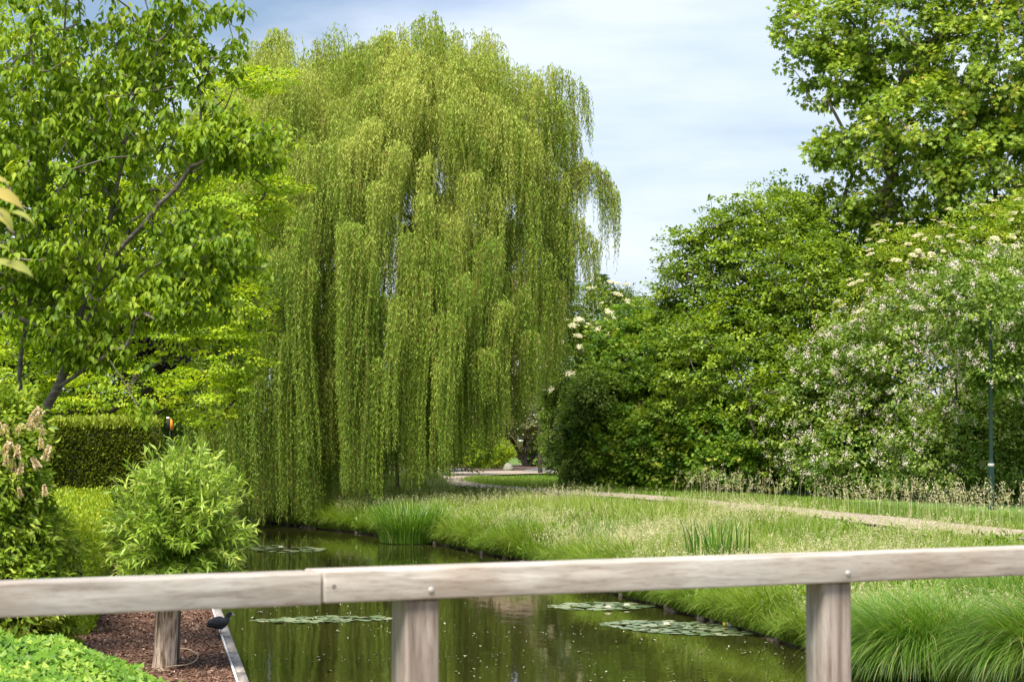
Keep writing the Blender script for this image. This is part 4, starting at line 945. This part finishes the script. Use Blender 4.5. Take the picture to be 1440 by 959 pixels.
# laurel with faded panicles
LL_ = [lobe(-8, 690, 29.2, .60, .7, 1.15), lobe(-30, 640, 29.6, .7, .8, .9), lobe(5, 790, 29.2, .6, .7, .8), lobe(-20, 850, 29, .9, .8, .8), lobe(55, 860, 29.6, .45, .6, .5), lobe(14, 615, 29.4, .32, .5, .5), lobe(62, 775, 31, .35, .5, .5)]
r_, C, Nn = woody('flowering_laurel', 'leafy shrub with faded cream flower spikes at the left edge', 'shrub', LL_, 750, .16, 30, .085, T_BROAD, M['laurel'], wr=.45, flat=.9, up=.3, lo=.85, hi=1.05, tvar=.35, rtip=.004, zmin=.5)
def spike_mesh():
    k = 130; t = rng.random(k); th = rng.uniform(0, 6.28, k); rr = .028 * (1 - t * .75)
    P = np.column_stack([rr * np.cos(th), rr * np.sin(th), t * .15]); V, Fs, ti = leafverts(P, unit(np.column_stack([np.cos(th), np.sin(th), np.full(k, .5)])), rdir(k), .022, .018, T_BLADE, np.clip(rng.normal(.55, .25, k), 0, 1))
    o = build('flower_spike', V, Fs, M['panicle'], ti); me = o.data; bpy.data.objects.remove(o); return me
sm = [spike_mesh() for _ in range(3)]
for (x, y) in [(45, 588), (38, 604), (52, 606), (60, 612), (22, 612), (8, 618), (16, 634), (4, 640), (24, 645), (58, 632), (62, 648), (12, 662), (20, 674), (28, 668), (8, 655), (48, 595), (30, 700), (55, 660), (2, 612), (64, 698)]:
    p3 = at(x, y, 28.5 + rng.random() * .25); o = bpy.data.objects.new('flower_spike', sm[rng.integers(3)]); COL.objects.link(o); o.parent = r_
    o.location = p3; o.rotation_euler = (rng.normal() * .25, rng.normal() * .3 + .2, rng.uniform(0, 6)); k = rng.uniform(.75, 1.25); o.scale = (k, k, k)

# cherry tree in the left foreground
cher = empty('cherry_tree'); tag(cher, 'cherry tree with drooping pointed leaves and grey limbs at upper left', 'cherry tree')
D0 = 30.0
def cpt(x, y, dd=0): return tuple(at(x, y, D0 + dd))
roots = [[(at(26, 640, D0)[0], D0 + .9, .5), cpt(27, 560, .9), cpt(33, 470, .7), cpt(46, 380, .6), cpt(58, 280, .5), cpt(75, 170, .4), cpt(90, 60, .4), cpt(95, -60, .2)],
         [(at(30, 640, D0)[0], D0 + .7, .5), cpt(55, 592, .6), cpt(82, 545, .5), cpt(108, 470, .3), cpt(118, 430, .2), cpt(140, 380, .1), cpt(165, 260, 0), cpt(185, 150, 0), cpt(215, 30, 0)],
         [cpt(140, 380, .1), cpt(200, 320, -.3), cpt(270, 235, -.4), cpt(330, 210, -.5), cpt(385, 180, -.5)],
         [cpt(108, 470, .3), cpt(140, 425, -.2), cpt(210, 380, -.4), cpt(290, 335, -.6)],
         [cpt(82, 545, .5), cpt(120, 520, -.2), cpt(152, 500, -.3)]]
# hanging positions of leaf clusters, in drifts with gaps
env = [lobe(110, 60, D0, 1.5, 1.1, 1.05), lobe(250, 50, D0, .95, .9, .7), lobe(60, 230, D0, 1.1, 1.1, 1.0), lobe(200, 190, D0, 1.1, 1.0, .85), lobe(330, 200, D0 - .4, .7, .6, .35), lobe(180, 330, D0, 1.3, 1.0, .65), lobe(60, 400, D0, 1.0, .9, .7),
       lobe(300, 350, D0 - .4, .6, .6, .45), lobe(240, 420, D0 - .3, .8, .7, .35), lobe(-20, 130, D0, 1.2, 1, 1.6), lobe(100, -80, D0, 2., 1.2, .8), lobe(130, 480, D0 + .1, .6, .6, .3), lobe(0, 330, D0, .8, .9, .9), lobe(130, 150, D0 + .2, 1.6, 1, 1.1)]
Cc = []
while len(Cc) < 1500:
    k = rng.integers(len(env)); u = rdir(1)[0] * rng.random() ** .4
    q = env[k][0] + u * env[k][1]; pxq = 720 + F * q[0] / q[1]
    if rng.random() < .85 or pxq < 250: Cc.append(q)
Cc += [np.array(cpt(x, y, -.5)) for x, y in [(405, 185), (418, 200), (395, 170), (372, 235), (350, 180), (330, 5), (345, 15), (300, 20), (350, 375), (335, 430), (200, 585), (190, 570), (212, 560), (335, 60), (375, 380), (300, 150), (330, 140), (175, 490), (185, 470), (150, 535), (205, 512)]]
Cc = np.array(Cc)
A, B, ra, rb = grow(roots, list(Cc), .0032, .45, .28, .16, .035, rmax=.08)
Vx, Fx, _ = tubes(A, B, ra, rb, 7); build('trunk', Vx, Fx, M['bark_cherry'], parent=cher, smooth=True)
per = 17; k = np.repeat(np.arange(len(Cc)), per); m_ = len(k)
aa = rng.uniform(0, 6.28, m_); hd = np.column_stack([np.cos(aa), np.sin(aa), np.zeros(m_)])
P = Cc[k] + hd * rng.uniform(.0, .07, (m_, 1)) + rdir(m_) * .06 + np.column_stack([np.zeros((m_, 2)), rng.uniform(-.08, .05, m_)])
Dl = unit(hd * rng.uniform(.35, 1.1, (m_, 1)) + np.array([0, 0, -.75]) + rdir(m_) * .25)
nn = unit(hd * .7 + np.array([0, 0, 1]) + rdir(m_) * .35)
ti = np.clip(.40 + (rng.random(len(Cc)) - .5)[k] * .55 + rng.normal(size=m_) * .13, 0, .95)
V, Fs, ti = leafverts(P, Dl, nn, rng.uniform(.065, .13, m_), rng.uniform(.06, .09, m_), T_CHERRY, ti)
build('crown', V, Fs, M['cherry'], ti, parent=cher)

# pollard willow on the bark strip
pol = empty('pollard_willow'); tag(pol, 'small pollard willow with a shaggy round head above the bark chips', 'pollard willow')
pb = atz(229, 940, .42); hb = at(240, 795, pb[1]); 
zz = np.linspace(gz(pb[0], pb[1]) - .05, hb[2], 14); rad = np.interp(np.linspace(0, 1, 14), [0, .06, .3, .75, .9, 1], [.17, .145, .135, .14, .17, .13])
k = 16; th = np.arange(k) / k * 2 * np.pi
rings = [np.column_stack([pb[0] + (hb[0] - pb[0]) * i / 13 + rad[i] * (1 + .08 * np.sin(3 * th + i * .5)) * np.cos(th), pb[1] + rad[i] * (1 + .08 * np.sin(3 * th + i * .5)) * np.sin(th), np.full(k, zz[i])]) for i in range(14)]
V = np.concatenate(rings); i = np.arange(k); j = (i + 1) % k
Fq = np.concatenate([np.stack([i, j, j + k, i + k], 1) + q * k for q in range(13)])
build('trunk', V, [Fq, (np.arange(k) + 13 * k)[None]], basicmat('pollard_bark', [(.38, (.17, .11, .075)), (.5, (.44, .33, .24)), (.6, (.64, .52, .40))], 7, rough=.95, vscale=(4, 4, .5), bump=1.0, bscale=9), parent=pol, smooth=True)
nsh = 420; u = rdir(nsh); u[:, 2] = np.where(u[:, 2] < -.72, -u[:, 2], u[:, 2]); u[:, 2] += .02
cen = np.array([hb[0] + .10, hb[1], hb[2] + .05])
Lh = rng.uniform(.74, 1.02, nsh) * (1 + .25 * np.clip(u[:, 2], 0, 1))
k = np.repeat(np.arange(nsh), 54); m_ = len(k); t = rng.uniform(.12, 1, m_)
def shoot(k, t): 
    un = unit(u)[k]; s_ = Lh[k] * t
    tgt = un * s_[:, None] * np.array([.88, .88, 1.0]) + np.array([0, 0, 1]) * (s_ * .50 * (1 - .65 * t))[:, None]
    return cen + tgt
P = shoot(k, t); dv = unit(shoot(k, np.minimum(t + .05, 1.05)) - P); 
Dl = unit(dv * .7 + rdir(m_) * .75 + np.array([0, 0, -.15])); ti = np.clip(.38 + .25 * t + (rng.random(nsh) - .5)[k] * .4 + rng.normal(size=m_) * .15, 0, 1)
LLn = rng.uniform(.09, .155, m_)
V, Fs, ti = leafverts(P, Dl, unit(np.array([0, 0, .8]) + rdir(m_)), LLn, LLn * .185, T_BLADE, ti)
build('crown', V, Fs, M['pollard'], ti, parent=pol)
kk_ = np.repeat(np.arange(nsh), 5); tt = np.tile(np.linspace(0, .8, 5), nsh); Pa = shoot(kk_, tt); Pb = shoot(kk_, tt + .2)
V, Fs, _ = tubes(Pa, Pb, np.full(len(Pa), .006), np.full(len(Pa), .005), 4); build('shoots', V, Fs, basicmat('osier_shoot', [(.3, (.16, .20, .05)), (.7, (.26, .28, .09))], 3), parent=pol)
# a second slimmer trunk standing just behind it
pb2 = np.array([(246 - 720) / F * (pb[1] + .9), pb[1] + .9, .42]); V, Fs, _ = tubes([[pb2[0], pb2[1], .3], [pb2[0] + .03, pb2[1], 1.1]], [[pb2[0] + .03, pb2[1], 1.1], [pb2[0] + .1, pb2[1], 2.0]], [.07, .06], [.06, .065], 10)
o = empty('young_willow'); tag(o, 'slimmer grey willow trunk half hidden behind the pollard trunk', 'tree')
build('trunk', V, Fs, M['bark'], parent=o, smooth=True)
C = np.array([[pb2[0] + .1, pb2[1], 2.0]]) + rdir(60) * .45 * rng.random((60, 1)) + [0, 0, .4]
V, Fs, ti = clump_leaves(C, rdir(60), .2, 26, .11, T_BLADE, .19, 1, .2, .5); build('crown', V, Fs, M['pollard'], ti, parent=o)

# ivy bank at lower left
IX = [-60, 0, 60, 115, 165, 215, 260, 300]; IY = [880, 886, 896, 906, 930, 954, 966, 984]
NI = 19000; u_, v_ = rng.random(NI), rng.random(NI)
def ivy_top(x, y):   # mound height
    pxx = 720 + F * x / y
    return None
px_ = rng.uniform(-60, 285, NI); dI = rng.uniform(17, 24, NI)
crest = np.interp(px_, IX, IY) + 4 * np.sin(px_ * .06) 
X = (px_ - 720) / F * dI
zc = CAMZ - (crest - 575) / F * 24 * np.ones(NI)        # crest height at its far side
z = zc - (24 - dI) * .035 + .10 * (vnoise(np.column_stack([X, dI]), .35, 61) - .5) + rng.normal(size=NI) * .028
P = np.column_stack([X, dI, z])
down = rng.random(NI) < .3; P[down, 1] = 24 + rng.random(down.sum()) * .5; P[down, 0] = (px_[down] - 720) / F * P[down, 1]; P[down, 2] = .45 + (zc[down] - .45) * rng.random(down.sum())
Dl = unit(rdir(NI) * np.array([1, 1, .3]) + [0, -.5, -.35]); nn = unit(rdir(NI) * .5 + [0, -.35, .8])
sI = rng.uniform(.035, .085, NI)
tI = np.clip(.12 + .6 * vnoise(np.column_stack([X, dI]), .4, 77) + rng.normal(size=NI) * .17, 0, 1)
V, Fs, ti = leafverts(P, Dl, nn, sI, sI * 1.0, T_IVY, tI)
iv = empty('ivy_bank'); tag(iv, 'glossy green ivy mound filling the lower left corner below the railing', 'ivy')
build('foliage', V, Fs, M['ivy'], ti, parent=iv)
gxx = np.linspace(-60, 300, 25); gd = np.linspace(16, 24.2, 12)
GX, GD = np.meshgrid(gxx, gd); cr = np.interp(GX, IX, IY)
Vc = np.column_stack([((GX - 720) / F * GD).ravel(), GD.ravel(), (CAMZ - (cr - 575) / F * 24 - (24 - GD) * .035 - .14).ravel()])
i = (np.arange(11)[:, None] * 25 + np.arange(24)[None]).ravel()
fr_ = Vc[-25:].copy(); fr_[:, 2] = .3; nV = len(Vc); Vc = np.concatenate([Vc, fr_]); j = np.arange(24)
build('soil_mound', Vc, [np.stack([i, i + 1, i + 26, i + 25], 1), np.stack([nV - 25 + j, nV - 24 + j, nV + j + 1, nV + j], 1)], M['bark_dark'], parent=iv, smooth=True)

# ------------------------------------------------------------------ far wood that closes the view
FW = [((x, 175 + rng.uniform(-8, 8), 4.5), np.array([9, 6, rng.uniform(4, 7)])) for x in np.arange(-90, 100, 12)]
FW += [((x, y, 4.), np.array([4, 5, 5.])) for x, y in [(-20, 100), (-24, 80), (-27, 65), (-18, 112), (22, 95), (28, 80), (30, 66), (16, 120), (-12, 118)]]
FW = [(np.array(c_), r__) for c_, r__ in FW]
C, Nn = lobe_clumps(FW, 2600, .85, 1.05); V, Fs, ti = clump_leaves(C, Nn, 1.0, 20, .38, T_BROAD, .8, zmin=.6)
tag(build('distant_woods', V, Fs, M['hazel'], ti), 'mass of green trees closing the view beyond the gardens', 'woods', kind='stuff')

# ------------------------------------------------------------------ lamp post
lb = atz(1394, 717, .8); lp = empty('lamp_post'); tag(lp, 'slim dark green lamp post standing in front of the bramble thicket', 'lamp post')
green = basicmat('green_paint', [(.3, (.006, .022, .016)), (.7, (.012, .036, .026))], 4, rough=.35, spec=.5)
def lathe(prof, c, k=14):
    th = np.arange(k) / k * 2 * np.pi; V = np.concatenate([np.column_stack([c[0] + r * np.cos(th), c[1] + r * np.sin(th), np.full(k, z)]) for r, z in prof])
    i = np.arange(k); j = (i + 1) % k; return V, [np.concatenate([np.stack([i, j, j + k, i + k], 1) + q * k for q in range(len(prof) - 1)])]
z0 = gz(lb[0], lb[1])
V, Fs = lathe([(.085, z0 - .1), (.085, z0 + 1.15), (.078, z0 + 1.25), (.055, z0 + 1.33)], lb); build('base', V, Fs, green, parent=lp, smooth=False)
V, Fs = lathe([(.055, z0 + 1.32), (.05, z0 + 3), (.038, z0 + 5.2), (.036, z0 + 5.25)], lb); build('pole', V, Fs, green, parent=lp, smooth=True)
V, Fs = lathe([(.086, z0 + 1.16), (.09, z0 + 1.18), (.09, z0 + 1.22), (.07, z0 + 1.25)], lb); build('collar', V, Fs, steel, parent=lp)

# ------------------------------------------------------------------ coot
cc = atz(308, 895, .42)
bird = empty('coot'); bird.location = (cc[0], cc[1], gz(cc[0], cc[1]) + .02); bird.scale = (1.12, 1.12, 1.12); bird.rotation_euler = (0, 0, R(28)); tag(bird, 'black coot standing on the bark chips at the plank edge', 'coot')
black = basicmat('coot_feather', [(.3, (.016, .016, .018)), (.7, (.06, .06, .066))], 18, rough=.6, bump=.4)
def loft(sp_, rad, k=18, sub=5):
    """one smooth closed skin round a bent spine; rad = (sideways, upward) half sizes"""
    S = spl(sp_, sub); Rd = spl(rad, sub); n_ = len(S); T = unit(np.gradient(S, axis=0)); th = np.arange(k) / k * 2 * np.pi
    side_ = np.array([0, 1., 0]); up_ = unit(np.cross(T, side_)); up_ = np.where(up_[:, 2:3] < 0, -up_, up_)
    V = np.concatenate([S[q] + Rd[q, 0] * np.cos(th)[:, None] * side_ + Rd[q, 1] * np.sin(th)[:, None] * up_[q] for q in range(n_)])
    V = np.concatenate([V, S[:1], S[-1:]]); i = np.arange(k); j = (i + 1) % k
    q = np.concatenate([np.stack([i, j, j + k, i + k], 1) + q_ * k for q_ in range(n_ - 1)])
    return V, [q, np.concatenate([np.stack([j, i, np.full(k, n_ * k)], 1), np.stack([i + (n_ - 1) * k, j + (n_ - 1) * k, np.full(k, n_ * k + 1)], 1)])]
V, Fs = loft([(-.165, 0, .135), (-.13, 0, .145), (-.06, 0, .165), (.02, 0, .170), (.075, 0, .185), (.105, 0, .222), (.118, 0, .256), (.138, 0, .272), (.165, 0, .266)],
             [(.008, .005), (.035, .030), (.072, .068), (.082, .080), (.058, .055), (.031, .030), (.031, .031), (.031, .030), (.012, .012)])
build('body', V, Fs, black, parent=bird, smooth=True)
for sgn in (-1, 1):
    V, Fs = loft([(-.15, sgn * .028, .165), (-.09, sgn * .055, .178), (-.02, sgn * .070, .185), (.045, sgn * .058, .185), (.07, sgn * .045, .182)], [(.004, .006), (.016, .030), (.020, .042), (.018, .032), (.006, .010)], 12)
    build('wing', V, Fs, basicmat('coot_wing', [(.3, (.03, .03, .032)), (.7, (.09, .09, .095))], 22, rough=.6), parent=bird, smooth=True)
V, Fs, _ = tubes([[.17, 0, .262]], [[.205, 0, .252]], [.011], [.003], 8); build('beak', V, Fs, basicmat('white_beak', [(.3, (.75, .73, .68)), (.7, (.82, .8, .76))], 3), parent=bird)
legm = basicmat('coot_leg', [(.3, (.10, .11, .10)), (.7, (.18, .20, .18))], 9)
for s, fx in ((-1, .03), (1, -.02)):
    A = [[fx - .01, s * .035, .12], [fx - .025, s * .036, .06]]; B = [[fx - .025, s * .036, .06], [fx, s * .036, .005]]
    for a in (-.5, 0, .5): A.append([fx, s * .036, .005]); B.append([fx + .065 * math.cos(a), s * .036 + .065 * math.sin(a), .003])
    A.append([fx, s * .036, .005]); B.append([fx - .03, s * .036, .003])
    V, Fs, _ = tubes(np.array(A), np.array(B), np.full(6, .007), np.full(6, .005), 6); build('leg', V, Fs, legm, parent=bird)

# ------------------------------------------------------------------ on the water
padm, n = newmat('lily_pad'); oi = N(n, 'ShaderNodeObjectInfo'); rr_ = ramp(n, oi.outputs['Random'], [(0, (.10, .15, .06)), (.5, (.17, .21, .11)), (1, (.27, .27, .16))])
p = N(n, 'ShaderNodeBsdfPrincipled'); p.inputs['Roughness'].default_value = .32; p.inputs['Specular IOR Level'].default_value = .6; n.links.new(rr_.outputs[0], p.inputs['Base Color'])
o_ = N(n, 'ShaderNodeOutputMaterial'); n.links.new(p.outputs[0], o_.inputs[0])
th = np.linspace(R(14), R(346), 15)
padV = np.concatenate([[[0, 0, .002]], np.column_stack([np.cos(th), np.sin(th) * .93, .02 * np.sin(th * 3)])])
pad0 = build('lily_pad', padV, [np.array([[0, i, i + 1] for i in range(1, 15)])], padm); padme = pad0.data; bpy.data.objects.remove(pad0)
def raft(x0, x1, yc0, yc1, hh, n, lab, rp=.085):
    placed = []; tries = 0
    while len(placed) < n and tries < 40000:
        tries += 1
        t = rng.random(); w_ = math.sin(math.pi * min(max(t, .02), .98)) ** .6
        p3 = atz(x0 + (x1 - x0) * t, yc0 + (yc1 - yc0) * t + (rng.random() - .5) * 2 * hh * w_, .0); r = rp * rng.uniform(.7, 1.35)
        if any((p3[0] - q[0]) ** 2 + (p3[1] - q[1]) ** 2 < (.86 * (r + q[2])) ** 2 for q in placed): continue
        placed.append((p3[0], p3[1], r))
        o = bpy.data.objects.new('lily_pad', padme); COL.objects.link(o); o.location = (p3[0], p3[1], .006 + rng.random() * .006)
        o.rotation_euler = (rng.normal() * .035, rng.normal() * .035, rng.uniform(0, 6.28)); o.scale = (r, r, r); tag(o, lab, 'lily pad', 'lily pads floating on the canal')
raft(848, 1066, 877, 889, 9, 118, 'flat lily pad in the largest raft, by the grassy right bank', .12)
raft(772, 922, 853, 852, 5.5, 56, 'flat lily pad in the raft between the posts, just below the railing', .12)
raft(352, 560, 873, 869, 4, 60, 'flat lily pad in the narrow raft left of the first post', .12)
raft(326, 458, 770, 773, 5, 52, 'flat lily pad in the far raft under the willow, above the railing', .13)
padw = leafmat('lily_petal', [(0, (.72, .70, .66)), (1, (.85, .84, .82))], .2, .5)
def lily(x, y, lab):
    c = atz(x, y, .03); V_, F_, T_ = [], [], []
    parts = []
    for ringn, el, L_ in ((8, .35, .085), (7, .75, .075), (5, 1.15, .06)):
        a = np.arange(ringn) / ringn * 6.283 + el; D_ = np.column_stack([np.cos(a) * math.cos(el), np.sin(a) * math.cos(el), np.full(ringn, math.sin(el))])
        Np = np.column_stack([-np.cos(a) * math.sin(el), -np.sin(a) * math.sin(el), np.full(ringn, math.cos(el))])
        parts.append(leafverts(np.tile([c[0], c[1], .03], (ringn, 1)), D_, Np, L_, L_ * .42, T_BROAD, rng.random(ringn)))
    V_, F_, T_ = merge(parts); tag(build('water_lily', V_, F_, padw, T_), lab, 'water lily')
for x, y, l in ((937, 879, 'white water lily bloom in the middle of the largest raft'), (855, 855, 'left white lily bloom of the two in the raft below the railing'), (881, 852, 'right white lily bloom of the two in the raft below the railing'),
                (395, 770, 'tiny white lily bloom in the far raft under the willow'), (1075, 889, 'half open white bloom at the right tip of the largest raft')): lily(x, y, l)
# plastic bottle by the bank
c = atz(1027, 877, .05); bo = empty('plastic_bottle'); bo.location = (c[0], c[1], .045); bo.rotation_euler = (0, R(88), R(8)); tag(bo, 'white bottle with a yellow base floating against the grassy bank', 'bottle')
wpl = basicmat('white_plastic', [(.3, (.74, .74, .70)), (.7, (.8, .8, .78))], 3, rough=.35); ypl = basicmat('yellow_plastic', [(.3, (.62, .50, .03)), (.7, (.70, .58, .05))], 3, rough=.35)
V, Fs = lathe([(.0, -.06), (.036, -.06), (.038, .07), (.03, .10), (.015, .125), (.015, .14), (0, .14)], (0, 0)); build('body', V, Fs, wpl, parent=bo, smooth=True)
V, Fs = lathe([(.0, -.12), (.037, -.12), (.0385, -.06), (0.0, -.058)], (0, 0)); build('base', V, Fs, ypl, parent=bo)
# floating specks, catkins and petals
n = 4500; y = 31 + rng.random(n) ** 1.3 * 42; x = rng.uniform(-.2, .12, n) * y; Q = np.column_stack([x, y]); ptc = vnoise(Q, 1.8, 21)
Q = Q[in_poly(Q, POLY) & (rng.random(n) < np.clip(ptc * 1.6 - .35, .05, 1))]; n = len(Q)
P = np.column_stack([Q, np.full(n, .006)]); a = rng.uniform(0, 6.28, n); sz = rng.gamma(2.0, .008, n) + .005
m = leafmat('floating_speck', [(0, (.20, .22, .08)), (.5, (.40, .38, .20)), (1, (.62, .60, .45))], 0, .6)
V, Fs, ti = leafverts(P, np.column_stack([np.cos(a), np.sin(a), np.zeros(n)]), np.tile([[0, 0, 1.]], (n, 1)), sz * 1.8, sz, T_BLADE, rng.random(n))
tag(build('floating_debris', V, Fs, m, ti), 'pale floating petals and bits scattered over the dark water', 'floating debris', kind='stuff')

# cord on the bark chips
A = [at(x, y, 1) for x, y in ()]
pts = spl([atz(x, y, .47) for x, y in [(232, 938), (245, 936), (262, 934), (274, 929), (278, 922), (272, 916), (262, 912), (250, 911)]], 4)
V, Fs, _ = tubes(pts[:-1], pts[1:], np.full(len(pts) - 1, .008), np.full(len(pts) - 1, .008), 5)
tag(build('rope', V, Fs, basicmat('rope', [(.3, (.40, .28, .16)), (.7, (.55, .42, .28))], 12)), 'thin tan rope curling on the bark chips right of the pollard trunk', 'rope')

# garden ornament over the hedge
c = at(239, 606, 45.2); go = empty('garden_ornament'); tag(go, 'small orange, black and white ornament poking up between hedge and pollard head', 'ornament')
V, Fs = lathe([(.012, -.9), (.012, .1)], (0, 0)); V = V + c; build('stake', V, Fs, M['bark_dark'], parent=go)
V, Fs, _ = box((-.055, -.02, .02), (.0, .02, .22)); build('black_panel', V + c, Fs, basicmat('black_paint', [(.3, (.015, .014, .02)), (.7, (.03, .03, .035))], 3), parent=go)
V = np.array([[.002, -.025, .02], [.06, -.025, .02], [.05, -.025, .19], [.012, -.025, .24], [.002, .025, .02], [.06, .025, .02], [.05, .025, .19], [.012, .025, .24]])
build('orange_panel', V + c, [fq], basicmat('orange_paint', [(.3, (.75, .25, .02)), (.7, (.8, .30, .03))], 3), parent=go)
V, Fs, _ = box((-.065, -.022, .222), (-.01, .022, .262)); build('white_cap', V + c, Fs, wpl, parent=go)

# twig with young yellow leaves hanging in at the left edge, close to the bridge
tw = empty('overhanging_twig'); tag(tw, 'out of focus yellowish leaves on a twig close to the bridge, left edge', 'twig')
def ntw(x, y, dd=0): return at(x, y, 6.2 + dd)
V, Fs, _ = tubes(np.array([ntw(-60, 240), ntw(-10, 290), ntw(-60, 330)]), np.array([ntw(-10, 290), ntw(5, 305), ntw(-5, 360)]), [.004, .003, .003], [.003, .002, .002], 6); build('stem', V, Fs, M['bark'], parent=tw)
L_ = [((-16, 268), (34, 287), 0), ((-8, 292), (22, 322), .05), ((15, 298), (52, 313), -.05), ((-12, 345), (16, 350), .02), ((-10, 368), (28, 376), .1), ((8, 370), (48, 384), .05), ((-20, 300), (18, 318), .1), ((-14, 252), (14, 255), .1)]
P = np.array([ntw(*a, dd) for a, b_, dd in L_]); E = np.array([ntw(*b_, dd + .02) for a, b_, dd in L_]); Ln = np.linalg.norm(E - P, axis=1)
V, Fs, ti = leafverts(P, E - P, unit(np.array([0, -.6, .8]) + rdir(len(P)) * .3), Ln, Ln * .62, T_CHERRY, rng.random(len(P)))
build('leaves', V, Fs, leafmat('young_leaf', [(0, (.30, .36, .08)), (.5, (.46, .44, .12)), (1, (.55, .42, .12))], .4, .5), ti, parent=tw)
